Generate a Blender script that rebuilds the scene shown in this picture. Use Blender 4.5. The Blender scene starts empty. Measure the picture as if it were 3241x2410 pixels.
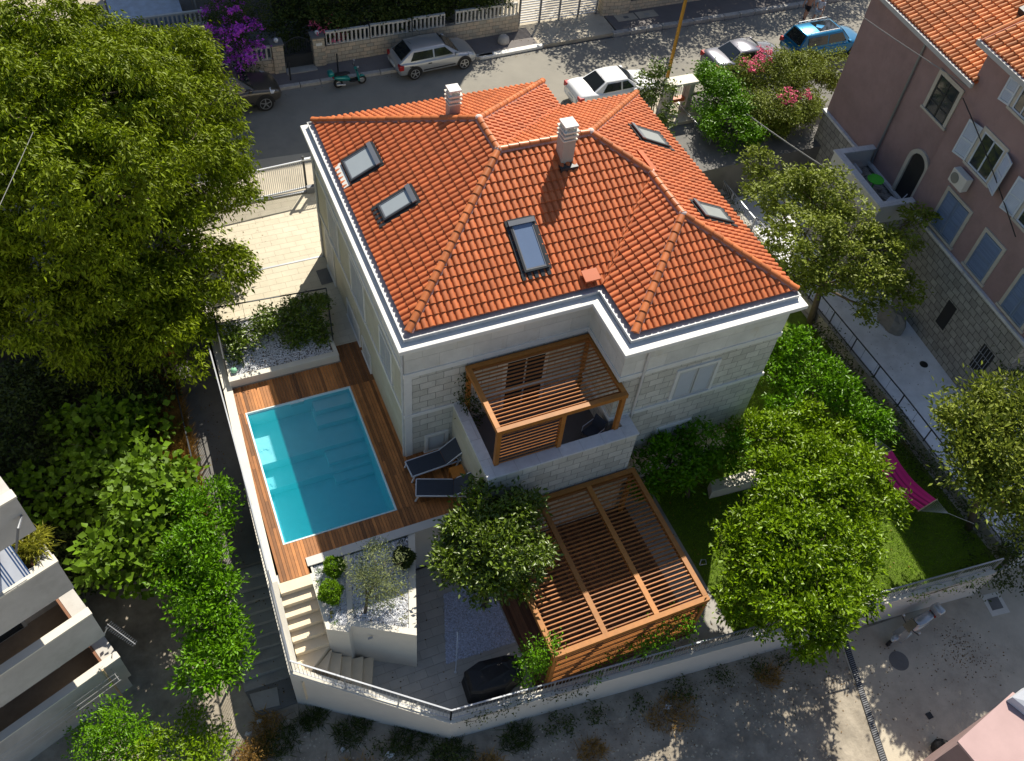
import bpy, bmesh, math, random
import numpy as np
from mathutils import Vector, Matrix
R = math.radians
rnd = random.Random(7)
S = bpy.context.scene
COL = S.collection

# ------------------------------------------------------------------ camera, sky, sun
cam_d = bpy.data.cameras.new('camera'); cam = bpy.data.objects.new('camera', cam_d); COL.objects.link(cam)
cam_d.lens = 32.09; cam_d.sensor_width = 36; cam_d.clip_end = 1000
_rx, _roll, _rz = 0.68566, 0.12222, -0.48746
cm = (Matrix.Rotation(_rz, 4, 'Z') @ Matrix.Rotation(_rx, 4, 'X') @ Matrix.Rotation(_roll, 4, 'Z'))
cm.translation = Vector((-5.22, -16.76, 25.78)); cam.matrix_world = cm
S.camera = cam
sun_dir = Vector((0.59, 0.77, 1.0)).normalized()          # towards the sun
el = math.asin(sun_dir.z); az = math.atan2(sun_dir.x, sun_dir.y)
w = bpy.data.worlds.new('World'); S.world = w; w.use_nodes = True
nt = w.node_tree; bg = nt.nodes['Background']; sky = nt.nodes.new('ShaderNodeTexSky')
sky.sky_type = 'NISHITA'; sky.sun_disc = False; sky.sun_elevation = el; sky.sun_rotation = az
nt.links.new(sky.outputs[0], bg.inputs[0]); bg.inputs[1].default_value = 0.07
sl = bpy.data.lights.new('sun', 'SUN'); sl.energy = 4.9; sl.angle = R(0.5); sl.color = (1.0, 0.93, 0.80)
sun = bpy.data.objects.new('sun', sl); COL.objects.link(sun); sun.location = (0, 0, 50)
sun.rotation_euler = (-sun_dir).to_track_quat('-Z', 'Y').to_euler()
S.view_settings.view_transform = 'Standard'; S.view_settings.look = 'None'; S.view_settings.gamma = 1
S.view_settings.use_curve_mapping = False; S.view_settings.exposure = 0.55
S.cycles.max_bounces = 8; S.cycles.transparent_max_bounces = 16

# ------------------------------------------------------------------ materials
def mat(name, col, rough=0.75, metal=0.0, tint=0.0, var=0.15, ns=1.5, bump=0.0, bs=40, spec=0.4, coat=0.0,
        brick=None, trans=0.0, stain=None, plank=None, detail=6):
    m = bpy.data.materials.new(name); m.use_nodes = True
    n = m.node_tree.nodes; l = m.node_tree.links; b = n['Principled BSDF']
    b.inputs['Roughness'].default_value = rough; b.inputs['Metallic'].default_value = metal
    b.inputs['Specular IOR Level'].default_value = spec; b.inputs['Coat Weight'].default_value = coat
    tc = n.new('ShaderNodeTexCoord'); src = tc.outputs['Object']
    geo = n.new('ShaderNodeNewGeometry')
    def math_(op, a, c):
        q = n.new('ShaderNodeMath'); q.operation = op
        for i, v in enumerate((a, c)):
            if hasattr(v, 'type'): l.new(v, q.inputs[i])
            else: q.inputs[i].default_value = v
        return q.outputs[0]
    no = n.new('ShaderNodeTexNoise'); no.inputs['Scale'].default_value = ns; no.inputs['Detail'].default_value = detail
    no.inputs['Roughness'].default_value = 0.65
    l.new(geo.outputs['Position'], no.inputs['Vector'])
    f = math_('MULTIPLY_ADD', math_('SUBTRACT', no.outputs['Fac'], 0.5), var * 4)
    f.node.inputs[2].default_value = 1.0
    if tint:
        at = n.new('ShaderNodeAttribute'); at.attribute_name = 'tint'
        g = math_('MULTIPLY_ADD', math_('SUBTRACT', at.outputs['Fac'], 0.5), tint * 2); g.node.inputs[2].default_value = 1.0
        f = math_('MULTIPLY', f, g)
    rgb = n.new('ShaderNodeRGB'); rgb.outputs[0].default_value = (*col, 1); c = rgb.outputs[0]
    hts = None
    if brick:
        # brick: (width, height, mortar, mortar colour, second colour, swap)
        bw, bh, mo, mc, c2, mode = brick
        sp = n.new('ShaderNodeSeparateXYZ'); l.new(geo.outputs['Position'], sp.inputs[0])
        cb = n.new('ShaderNodeCombineXYZ')
        if mode == 'wall':
            l.new(math_('ADD', sp.outputs[0], sp.outputs[1]), cb.inputs[0]); l.new(sp.outputs[2], cb.inputs[1])
        elif mode == 'floor':
            l.new(sp.outputs[0], cb.inputs[0]); l.new(sp.outputs[1], cb.inputs[1])
        br = n.new('ShaderNodeTexBrick'); br.inputs['Scale'].default_value = 1
        br.inputs['Brick Width'].default_value = bw; br.inputs['Row Height'].default_value = bh
        br.inputs['Mortar Size'].default_value = mo; br.inputs['Mortar Smooth'].default_value = 0.2; br.inputs['Bias'].default_value = 0.0
        br.inputs['Color1'].default_value = (*col, 1); br.inputs['Color2'].default_value = (*c2, 1); br.inputs['Mortar'].default_value = (*mc, 1)
        dn = n.new('ShaderNodeTexNoise'); dn.inputs['Scale'].default_value = 4; l.new(geo.outputs['Position'], dn.inputs['Vector'])
        mx = n.new('ShaderNodeVectorMath'); mx.operation = 'MULTIPLY_ADD'; l.new(dn.outputs['Color'], mx.inputs[0])
        k = 0.06 if mode == 'wall' and mo > 0.007 else 0.0
        mx.inputs[1].default_value = (k, k, 0); l.new(cb.outputs[0], mx.inputs[2])
        l.new(mx.outputs[0], br.inputs['Vector']); c = br.outputs['Color']; hts = br.outputs['Fac']
    if stain:
        sc, ss, lo, hi = stain
        s2 = n.new('ShaderNodeTexNoise'); s2.inputs['Scale'].default_value = ss; s2.inputs['Detail'].default_value = 8
        s2.inputs['Roughness'].default_value = 0.7
        l.new(geo.outputs['Position'], s2.inputs['Vector'])
        mr = n.new('ShaderNodeMapRange'); mr.inputs[1].default_value = lo; mr.inputs[2].default_value = hi; l.new(s2.outputs['Fac'], mr.inputs[0])
        mix = n.new('ShaderNodeMix'); mix.data_type = 'RGBA'; l.new(mr.outputs[0], mix.inputs[0]); l.new(c, mix.inputs[6]); mix.inputs[7].default_value = (*sc, 1)
        c = mix.outputs[2]
    vm = n.new('ShaderNodeVectorMath'); vm.operation = 'SCALE'; l.new(c, vm.inputs[0]); l.new(f, vm.inputs['Scale'])
    l.new(vm.outputs[0], b.inputs['Base Color'])
    if bump or hts:
        bn = n.new('ShaderNodeTexNoise'); bn.inputs['Scale'].default_value = bs; bn.inputs['Detail'].default_value = 4
        l.new(geo.outputs['Position'], bn.inputs['Vector'])
        h = math_('MULTIPLY', bn.outputs['Fac'], max(bump, 0.02))
        if hts: h = math_('SUBTRACT', h, math_('MULTIPLY', hts, 0.35))
        bp = n.new('ShaderNodeBump'); bp.inputs['Distance'].default_value = 0.04; bp.inputs['Strength'].default_value = 0.8
        l.new(h, bp.inputs['Height']); l.new(bp.outputs[0], b.inputs['Normal'])
    if trans:
        tl = n.new('ShaderNodeBsdfTranslucent'); l.new(vm.outputs[0], tl.inputs[0])
        ms = n.new('ShaderNodeMixShader'); ms.inputs[0].default_value = trans
        l.new(b.outputs[0], ms.inputs[1]); l.new(tl.outputs[0], ms.inputs[2]); l.new(ms.outputs[0], n['Material Output'].inputs[0])
    return m

MT = {}
def add(name, *a, **k): MT[name] = mat(name, *a, **k)
add('tile', (0.51, 0.138, 0.042), rough=0.6, tint=0.16, var=0.07, ns=3, bump=0.05, bs=60, stain=((0.42, 0.105, 0.036), 2.2, 0.5, 0.9))
add('ridge_tile', (0.50, 0.15, 0.045), rough=0.42, tint=0.2, var=0.12, ns=6)
add('mortar', (0.42, 0.22, 0.20), rough=0.9, var=0.35, ns=12, bump=0.3, bs=30)
add('white_mortar', (0.70, 0.55, 0.50), rough=0.9, var=0.3, ns=14)
add('white', (0.70, 0.69, 0.66), rough=0.6, var=0.05, ns=2)
add('cornice', (0.70, 0.69, 0.66), rough=0.6, var=0.06, ns=3)
add('zinc', (0.50, 0.51, 0.52), rough=0.55, metal=0.1, var=0.15, ns=3)
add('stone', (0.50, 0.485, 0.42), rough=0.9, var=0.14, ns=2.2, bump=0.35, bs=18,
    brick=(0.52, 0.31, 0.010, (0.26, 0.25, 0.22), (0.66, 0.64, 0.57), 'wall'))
add('stone_smooth', (0.60, 0.595, 0.55), rough=0.8, var=0.12, ns=1.6, bump=0.1, bs=25,
    brick=(1.1, 0.62, 0.005, (0.50, 0.49, 0.45), (0.68, 0.67, 0.62), 'wall'), stain=((0.55, 0.49, 0.36), 1.3, 0.55, 0.85))
add('stone_trim', (0.72, 0.71, 0.67), rough=0.7, var=0.08, ns=3)
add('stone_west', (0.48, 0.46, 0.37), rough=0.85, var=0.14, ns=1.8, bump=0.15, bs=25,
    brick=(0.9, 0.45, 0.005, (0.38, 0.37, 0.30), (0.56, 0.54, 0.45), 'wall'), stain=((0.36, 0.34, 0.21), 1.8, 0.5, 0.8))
add('coping', (0.58, 0.59, 0.60), rough=0.45, var=0.12, ns=5, bump=0.02, brick=(0.75, 0.8, 0.006, (0.42, 0.42, 0.42), (0.64, 0.65, 0.66), 'floor'))
add('plaster', (0.66, 0.63, 0.56), rough=0.85, var=0.06, ns=1.2, bump=0.04, bs=60, stain=((0.60, 0.57, 0.50), 1.1, 0.5, 0.85))
add('plaster_cap', (0.70, 0.66, 0.57), rough=0.8, var=0.05, ns=2)
add('render_white', (0.60, 0.585, 0.55), rough=0.85, var=0.05, ns=1.5)
add('shutter_grey', (0.52, 0.53, 0.52), rough=0.6, var=0.05)
add('glass', (0.02, 0.03, 0.04), rough=0.06, var=0.02, spec=0.8)
add('skylight_glass', (0.16, 0.22, 0.34), rough=0.10, var=0.05, spec=0.9)
add('skylight_glass_pale', (0.34, 0.38, 0.40), rough=0.15, var=0.05, spec=0.8)
add('dark_metal', (0.045, 0.05, 0.055), rough=0.45, metal=0.4, var=0.1)
add('skylight_blind', (0.27, 0.29, 0.28), rough=0.5, var=0.05)
add('grey_metal', (0.22, 0.23, 0.25), rough=0.4, metal=0.5, var=0.1)
add('steel_rail', (0.40, 0.42, 0.45), rough=0.4, metal=0.5, var=0.1)
add('red_metal', (0.50, 0.12, 0.04), rough=0.5, var=0.1)
add('wood', (0.34, 0.13, 0.032), rough=0.6, tint=0.25, var=0.22, ns=4, bump=0.05, bs=30)
add('wood_beam', (0.38, 0.15, 0.028), rough=0.55, tint=0.15, var=0.18, ns=5, bump=0.05, bs=30)
add('wood_red', (0.36, 0.13, 0.05), rough=0.6, tint=0.2, var=0.2, ns=4)
add('deck', (0.42, 0.165, 0.045), rough=0.55, tint=0.55, var=0.22, ns=3, bump=0.06, bs=35)
add('deck_light', (0.72, 0.33, 0.09), rough=0.6, tint=0.22, var=0.16, ns=3, bump=0.06, bs=35)
add('pool_liner', (0.72, 0.92, 0.94), rough=0.5, var=0.05, ns=3)
add('pool_rim', (0.62, 0.72, 0.72), rough=0.5, var=0.05)
add('balcony_tile', (0.13, 0.12, 0.115), rough=0.7, var=0.1, ns=3)
add('chimney_plaster', (0.42, 0.385, 0.33), rough=0.85, var=0.1, ns=3)
add('paving', (0.56, 0.505, 0.39), rough=0.85, var=0.08, ns=2, brick=(0.62, 0.31, 0.006, (0.42, 0.38, 0.29), (0.60, 0.545, 0.43), 'floor'), stain=((0.50, 0.45, 0.35), 0.7, 0.5, 0.9))
add('terrace_paving', (0.40, 0.38, 0.34), rough=0.8, var=0.10, ns=2, brick=(0.6, 0.3, 0.005, (0.28, 0.27, 0.25), (0.47, 0.45, 0.40), 'floor'))
add('step_stone', (0.78, 0.65, 0.46), rough=0.8, var=0.08, ns=3)
add('asphalt', (0.26, 0.245, 0.21), rough=0.9, var=0.10, ns=0.6, bump=0.1, bs=50, stain=((0.18, 0.175, 0.16), 0.35, 0.5, 0.8))
add('sidewalk', (0.17, 0.155, 0.15), rough=0.9, var=0.12, ns=1.5, bump=0.1, bs=40)
add('kerb', (0.42, 0.40, 0.37), rough=0.85, var=0.25, ns=4, bump=0.1)
add('concrete', (0.36, 0.345, 0.315), rough=0.9, var=0.18, ns=1.2, bump=0.12, bs=30, stain=((0.22, 0.21, 0.19), 1.0, 0.5, 0.8))
add('concrete_light', (0.48, 0.43, 0.34), rough=0.9, var=0.14, ns=0.9, bump=0.1, bs=30, stain=((0.34, 0.30, 0.24), 0.7, 0.48, 0.75))
add('concrete_dark', (0.17, 0.165, 0.155), rough=0.9, var=0.2, ns=1.5, bump=0.1, bs=30)
add('patio', (0.82, 0.83, 0.85), rough=0.9, var=0.14, ns=1.3, bump=0.1, bs=25, stain=((0.60, 0.60, 0.61), 0.8, 0.5, 0.8))
add('dirt', (0.34, 0.30, 0.24), rough=0.95, var=0.35, ns=1.6, bump=0.6, bs=9, stain=((0.20, 0.17, 0.13), 0.9, 0.46, 0.72), detail=10)
add('dirt_dark_shaded', (0.035, 0.032, 0.024), rough=0.95, var=0.4, ns=1.6, bump=0.6, bs=9)  # dark dirt, near black so the colour itself carries shade
add('grass_base', (0.10, 0.16, 0.012), rough=0.95, var=0.3, ns=6, bump=0.6, bs=60)

# ------------------------------------------------------------------ mesh helpers
class MB:
    def __init__(s): s.v = []; s.f = []; s.t = []
    def add(s, vs, fs, t=None):
        o = len(s.v); s.v += [tuple(map(float, p)) for p in vs]; t = rnd.random() if t is None else t
        for f in fs: s.f.append(tuple(i + o for i in f)); s.t.append(t)
        return s
    def box(s, a, b, t=None):
        (x0, y0, z0), (x1, y1, z1) = a, b
        x0, x1 = min(x0, x1), max(x0, x1); y0, y1 = min(y0, y1), max(y0, y1); z0, z1 = min(z0, z1), max(z0, z1)
        v = [(x0, y0, z0), (x1, y0, z0), (x1, y1, z0), (x0, y1, z0), (x0, y0, z1), (x1, y0, z1), (x1, y1, z1), (x0, y1, z1)]
        return s.add(v, [(3, 2, 1, 0), (4, 5, 6, 7), (0, 1, 5, 4), (1, 2, 6, 5), (2, 3, 7, 6), (3, 0, 4, 7)], t)
    def beam(s, p, q, wd, ht, t=None, up=(0, 0, 1)):
        p = Vector(p); q = Vector(q); d = (q - p).normalized(); u = Vector(up)
        if abs(d.dot(u)) > 0.99: u = Vector((0, 1, 0))
        sd = d.cross(u).normalized() * wd / 2; uu = sd.cross(d).normalized() * ht / 2
        v = [p - sd - uu, p + sd - uu, p + sd + uu, p - sd + uu, q - sd - uu, q + sd - uu, q + sd + uu, q - sd + uu]
        return s.add(v, [(0, 1, 2, 3), (7, 6, 5, 4), (1, 0, 4, 5), (2, 1, 5, 6), (3, 2, 6, 7), (0, 3, 7, 4)], t)
    def prism(s, poly, z0, z1, t=None, top=True, bot=True):
        n = len(poly); v = [(x, y, z0) for x, y in poly] + [(x, y, z1) for x, y in poly]
        f = [(i, (i + 1) % n, n + (i + 1) % n, n + i) for i in range(n)]
        if top: f.append(tuple(range(n, 2 * n)))
        if bot: f.append(tuple(reversed(range(n))))
        return s.add(v, f, t)
    def hexa(s, lo, hi, t=None):
        n = len(lo); v = list(lo) + list(hi)
        f = [(i, (i + 1) % n, n + (i + 1) % n, n + i) for i in range(n)] + [tuple(range(n, 2 * n)), tuple(reversed(range(n)))]
        return s.add(v, f, t)
    def ring(s, outer, inner, z0, z1, t=None):
        n = len(outer); v = [(x, y, z) for z in (z0, z1) for pl in (outer, inner) for x, y in pl]
        O0, I0, O1, I1 = 0, n, 2 * n, 3 * n; f = []
        for i in range(n):
            j = (i + 1) % n
            f += [(O0 + i, O0 + j, O1 + j, O1 + i), (I0 + j, I0 + i, I1 + i, I1 + j), (O1 + i, O1 + j, I1 + j, I1 + i), (O0 + j, O0 + i, I0 + i, I0 + j)]
        return s.add(v, f, t)
    def tube(s, pts, r, n=8, t=None, cap=True):
        pts = [Vector(p) for p in pts]; rs = r if isinstance(r, (list, tuple)) else [r] * len(pts)
        v = []; u = None
        for i, p in enumerate(pts):
            d = (pts[min(i + 1, len(pts) - 1)] - pts[max(i - 1, 0)]).normalized()
            a = Vector((0, 0, 1)) if abs(d.z) < 0.9 else Vector((1, 0, 0))
            if u is None: u = d.cross(a).normalized()
            u = (u - d * u.dot(d)).normalized(); w_ = d.cross(u)
            v += [p + (u * math.cos(k * 2 * math.pi / n) + w_ * math.sin(k * 2 * math.pi / n)) * rs[i] for k in range(n)]
        f = [(i * n + k, i * n + (k + 1) % n, (i + 1) * n + (k + 1) % n, (i + 1) * n + k) for i in range(len(pts) - 1) for k in range(n)]
        if cap: f += [tuple(reversed(range(n))), tuple((len(pts) - 1) * n + k for k in range(n))]
        return s.add(v, f, t)
    def lathe(s, c, prof, n=16, t=None):
        v = [(c[0] + r * math.cos(k * 2 * math.pi / n), c[1] + r * math.sin(k * 2 * math.pi / n), c[2] + z) for r, z in prof for k in range(n)]
        m = len(prof); f = [(i * n + k, i * n + (k + 1) % n, (i + 1) * n + (k + 1) % n, (i + 1) * n + k) for i in range(m - 1) for k in range(n)]
        f += [tuple(reversed(range(n))), tuple((m - 1) * n + k for k in range(n))]
        return s.add(v, f, t)
    def ball(s, c, r, n=12, sz=1.0, t=None):
        return s.lathe(c, [(max(r * math.sin(a), 0.001), -r * sz * math.cos(a)) for a in [math.pi * i / 8 for i in range(9)]], n, t)
    def build(s, name, m, parent=None, smooth=False, bevel=0.0, mx=None):
        me = bpy.data.meshes.new(name); me.from_pydata(s.v, [], s.f); me.update()
        at = me.attributes.new('tint', 'FLOAT', 'FACE'); at.data.foreach_set('value', s.t)
        me.materials.append(MT[m] if isinstance(m, str) else m)
        if smooth: me.polygons.foreach_set('use_smooth', [True] * len(me.polygons))
        o = bpy.data.objects.new(name, me); COL.objects.link(o)
        if mx is not None: me.transform(mx)
        if parent:
            o.parent = parent
            inv = parent.matrix_basis.inverted()
            if parent.parent: inv = inv @ parent.parent.matrix_basis.inverted()
            me.transform(inv)
        if bevel:
            b = o.modifiers.new('bevel', 'BEVEL'); b.width = bevel; b.segments = 2; b.limit_method = 'ANGLE'
        return o
def tag(o, label=None, cat=None, group=None, kind=None):
    for k, v in (('label', label), ('category', cat), ('group', group), ('kind', kind)):
        if v: o[k] = v
    return o
def empty(name, loc, label, cat, group=None, rz=0.0):
    o = bpy.data.objects.new(name, None); COL.objects.link(o); o.location = loc; o.rotation_euler = (0, 0, rz)
    o.empty_display_size = 0.3
    o.matrix_basis = Matrix.Translation(Vector(loc)) @ Matrix.Rotation(rz, 4, 'Z')
    return tag(o, label, cat, group)
def kids(o): return [c for c in bpy.data.objects if c.parent == o]
def copy_tree(o, parent=None):
    c = o.copy(); COL.objects.link(c); c.parent = parent
    for ch in kids(o): copy_tree(ch, c)
    return c
def struct(o): o['kind'] = 'structure'; return o

# ------------------------------------------------------------------ ground and setting
NORTH = -0.1
struct(MB().box((-300, -300, -3.8), (300, 10.7, -3.3)).build('ground', 'dirt'))
struct(MB().box((-300, 10.7, -3.8), (300, 300, -0.22)).build('north_ground', 'concrete_dark'))
struct(MB().box((-60, 16.3, -0.22), (60, 22.0, -0.1)).build('street', 'asphalt'))
sw = MB(); sw.box((-60, 22.25, -0.22), (14.6, 23.95, 0.03)); sw.box((19.3, 22.45, -0.22), (60, 24.6, 0.03))
struct(sw.build('sidewalk', 'sidewalk'))
kb = MB()
xk = -30.0
while xk < 11.2: kb.box((xk, 22.0, -0.22), (xk + 0.97, 22.25, 0.05)); xk += 1.0
xk = 19.0
while xk < 45: kb.box((xk, 22.15, -0.22), (xk + 0.97, 22.45, 0.05)); xk += 1.0
struct(kb.build('kerb', 'kerb', bevel=0.02))
tag(MB().prism([(11.3 + 0.14 * math.cos(a) - 0.0, 22.05 + 0.16 * math.sin(a)) for a in (1.57, 2.2, 3.14, 4.0, 4.71)] +
    [(14.7 + 0.14 * math.cos(a), 22.2 + 0.16 * math.sin(a)) for a in (-1.57, -0.9, 0, 0.9, 1.57)], -0.1, 0.05).build('kerb_stone', 'stone_trim', bevel=0.02),
    'long pale kerb stone with a rounded end beside the sunlit street', 'kerb stone')
# villa plot
struct(MB().box((-5.0, 14.2, -3.4), (20.0, 16.3, -0.06)).build('apron', 'concrete_light'))
struct(MB().prism([(-4.86, 5.5), (0.1, 5.5), (0.1, 10.4), (9.0, 10.4), (9.0, 8.7), (14.9, 8.7), (14.9, 14.2), (-4.7, 14.2)], -3.4, 0.0).build('driveway', 'paving'))
tag(MB().prism([(-0.56, 8.72), (-0.1, 8.74), (-0.12, 9.58), (-0.57, 9.54)], 0.0, 0.015, bot=False).build('doormat', 'concrete_dark'), 'dark square doormat on the paving at the foot of the west wall', 'doormat')
tag(MB().box((-4.7, 10.25, 0.0), (-0.05, 10.33, 0.012)).build('drain_channel', 'steel_rail'), 'narrow steel drain channel across the pale driveway', 'drain')

PX0, PX1, PY0, PY1 = -4.61, -0.97, -1.87, 3.49
db = MB()
db.box((-4.95, PY1, -3.4), (0.05, 5.5, -0.06)); db.box((-5.0, -2.82, -3.4), (1.6, PY0, -0.06))
db.box((-5.0, PY0, -3.4), (PX0, PY1, -0.06)); db.box((PX1, PY0, -3.4), (0.05, PY1, -0.06)); db.box((0.05, PY0, -3.4), (1.6, 0.02, -0.06))
db.box((PX0, PY0, -3.4), (PX1, PY1, -1.56)); db.box((-5.1, -3.16, -3.4), (-4.12, -2.82, -0.06))
struct(db.build('deck_base', 'render_white'))
# deck boards run north-south; tone varies at random from board to board
bd = MB()
def boards(x0, x1, y0f, y1f, joints):
    x = x0
    while x < x1 - 0.01:
        xe = min(x + 0.098, x1); ya, yb = y0f(x), y1f(x)
        cuts = sorted([ya, yb] + [j for j in (ya + rnd.uniform(0.6, 2.2) + k * 2.1 for k in range(joints)) if ya + 0.2 < j < yb - 0.2])
        for c0, c1 in zip(cuts, cuts[1:]):
            bd.box((x + 0.003, c0 + 0.002, -0.045), (xe - 0.003, c1 - 0.002, 0.0), rnd.random() * 0.8 + 0.1 * math.sin(x * 3))
        x += 0.101
boards(-4.86, -0.0, lambda x: 3.53, lambda x: 5.5 if x > -0.96 else 4.72, 0)
boards(-5.02, -4.65, lambda x: -3.14, lambda x: 3.53, 4)
boards(-0.93, -0.0, lambda x: -1.91, lambda x: 3.53, 3)
boards(-4.65, 1.6, lambda x: -3.14 if x < -4.13 else -2.6, lambda x: -1.91, 0)
boards(0.0, 1.6, lambda x: -1.91, lambda x: -0.01, 0)
deck = struct(bd.build('pool_deck', 'deck'))

pool = empty('swimming_pool', (-2.8, 0.8, 0), 'rectangular turquoise pool with underwater steps set in the timber deck', 'swimming pool')
b = MB(); e = 0.02
b.box((PX0, PY0, -1.55), (PX1, PY1, -1.5)); b.box((PX0, PY0, -1.5), (PX0 + e, PY1, -0.01)); b.box((PX1 - e, PY0, -1.5), (PX1, PY1, -0.01))
b.box((PX0 + e, PY0, -1.5), (PX1 - e, PY0 + e, -0.01)); b.box((PX0 + e, PY1 - e, -1.5), (PX1 - e, PY1, -0.01))
b.build('basin', 'pool_liner', pool)
b = MB(); x0, x1, y1 = PX0 + e, PX1 - e, PY1 - e
b.box((x0, 1.75, -1.5), (x1, y1, -0.75)); b.box((x0, 0.95, -1.5), (x1, 1.75, -1.15))
b.box((-2.42, 2.55, -0.75), (x1, y1, -0.5)); b.box((-2.36, 3.0, -0.5), (x1, y1, -0.25))
b.box((-2.42, 1.2, -1.15), (x1, 1.75, -0.95)); b.box((-2.36, 0.6, -1.5), (x1, 0.95, -1.3))
b.build('steps', 'pool_liner', pool, bevel=0.015)
b = MB(); b.ring([(PX0 - 0.035, PY0 - 0.035), (PX1 + 0.035, PY0 - 0.035), (PX1 + 0.035, PY1 + 0.035), (PX0 - 0.035, PY1 + 0.035)],
    [(PX0 + .005, PY0 + .005), (PX1 - .005, PY0 + .005), (PX1 - .005, PY1 - .005), (PX0 + .005, PY1 - .005)], -0.05, 0.006)
b.build('rim', 'pool_rim', pool)
MB().lathe((-2.3, -1.2, -1.5), [(0.12, 0.0), (0.12, 0.015), (0.08, 0.02)], 16).build('floor_drain', 'pool_rim', pool)
MB().box((-3.1, PY1 - 0.06, -0.2), (-2.62, PY1 - e, -0.03)).build('skimmer', 'pool_rim', pool)
wm = bpy.data.materials.new('water'); wm.use_nodes = True; n = wm.node_tree.nodes; l = wm.node_tree.links; n.remove(n['Principled BSDF'])
tr = n.new('ShaderNodeBsdfTransparent'); tr.inputs[0].default_value = (0.96, 1.0, 1.0, 1); gl = n.new('ShaderNodeBsdfGlossy'); gl.inputs['Roughness'].default_value = 0.03
fr = n.new('ShaderNodeFresnel'); fr.inputs[0].default_value = 1.33; ms = n.new('ShaderNodeMixShader'); nz = n.new('ShaderNodeTexNoise'); nz.inputs['Scale'].default_value = 3.2
nz.inputs['Detail'].default_value = 4
g2 = n.new('ShaderNodeNewGeometry'); l.new(g2.outputs['Position'], nz.inputs['Vector'])
bp = n.new('ShaderNodeBump'); bp.inputs['Strength'].default_value = 0.35; bp.inputs['Distance'].default_value = 0.08; l.new(nz.outputs['Fac'], bp.inputs['Height'])
l.new(bp.outputs[0], gl.inputs['Normal']); l.new(bp.outputs[0], fr.inputs['Normal']); l.new(fr.outputs[0], ms.inputs[0]); l.new(tr.outputs[0], ms.inputs[1]); l.new(gl.outputs[0], ms.inputs[2])
df = n.new('ShaderNodeBsdfDiffuse'); df.inputs[0].default_value = (0.0, 0.60, 0.72, 1); m2 = n.new('ShaderNodeMixShader'); m2.inputs[0].default_value = 0.25
l.new(ms.outputs[0], m2.inputs[1]); l.new(df.outputs[0], m2.inputs[2]); l.new(m2.outputs[0], n['Material Output'].inputs[0])
MT['water'] = wm
va = n.new('ShaderNodeVolumeAbsorption'); va.inputs[0].default_value = (0.02, 0.66, 0.80, 1); va.inputs[1].default_value = 0.45; l.new(va.outputs[0], n['Material Output'].inputs['Volume'])
MB().box((PX0 + 0.01, PY0 + 0.01, -1.52), (PX1 - 0.01, PY1 - 0.01, -0.07)).build('water', 'water', pool)

# garden level
struct(MB().prism([(-5.1, -3.16), (1.6, -2.9), (12.2, -2.3), (19.4, 8.0), (19.2, -10.2), (-1.3, -8.1), (-5.2, -5.4)], -3.4, -2.4).build('terrace', 'terrace_paving'))
struct(MB().prism([(8.45, -9.05), (19.0, -10.1), (19.2, 6.0), (12.4, 6.0), (12.4, -2.26), (8.45, -2.26)], -2.41, -2.385).build('lawn', 'grass_base'))
struct(MB().prism([(7.25, -8.9), (8.45, -9.05), (8.45, -2.3), (7.25, -2.3)], -2.41, -2.39).build('path', 'concrete'))
pf = MB()
x = 1.55
while x < 7.2: pf.box((x, -8.3, -2.42), (x + 0.098, -3.1, -2.37)); x += 0.105
add('deck_shaded', (0.13, 0.06, 0.03), rough=0.7, tint=0.4, var=0.2, ns=3); struct(pf.build('terrace_decking', 'deck_shaded'))  # terrace boards: base colour darkened to stand in for shade under the pergola
# stone steps from the deck to the garden terrace
st = MB()
st.box((-5.1, -3.5, -2.5), (-4.13, -3.145, 0.0))
for k in range(1, 6): st.box((-5.14, -3.5 - 0.31 * k, -2.6), (-4.13, -3.5 - 0.31 * (k - 1), -0.2 * k))
st.prism([(-5.2, -5.9), (-4.67, -5.48), (-4.14, -5.05), (-5.16, -5.05)], -2.6, -1.2)
rs = [((-4.14, -5.1), (-4.72, -5.52)), ((-4.09, -5.1), (-4.4, -5.72)), ((-3.84, -5.25), (-4.1, -5.95)), ((-3.57, -5.35), (-3.82, -6.15)), ((-3.22, -5.4), (-3.55, -6.35)), ((-2.9, -5.42), (-3.3, -6.5))]
for k in range(5):
    (a0, a1), (b0, b1) = rs[k], rs[k + 1]
    st.prism([a1, b1, b0, a0], -2.6, -1.4 - 0.2 * k)
struct(st.build('stairs', 'step_stone', bevel=0.01))

# lane west of the wall, with worn concrete steps
struct(MB().box((-6.7, -1.3, -3.4), (-5.2, 14.0, -1.6)).build('lane', 'concrete_dark'))
ls = MB()
for k in range(10): ls.prism([(-6.75 - 0.02 * k, -1.3 - 0.34 * (k + 1)), (-5.25, -1.3 - 0.34 * (k + 1) - 0.02), (-5.25, -1.3 - 0.34 * k), (-6.75 - 0.02 * k, -1.3 - 0.34 * k)], -3.5, -1.6 - 0.165 * (k + 1))
struct(ls.build('lane_steps', 'concrete', bevel=0.02))
struct(MB().prism([(-6.7, -5.6), (-5.2, -5.6), (-5.4, -4.72), (-6.9, -4.72)], -3.3, -3.27).build('lane_landing', 'concrete_dark'))
struct(MB().prism([(-40, 0.6), (-8.6, 1.6), (-6.72, 1.0), (-6.72, 14.0), (-40, 14)], -3.4, -1.25).build('west_garden', 'dirt_dark_shaded'))

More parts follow.
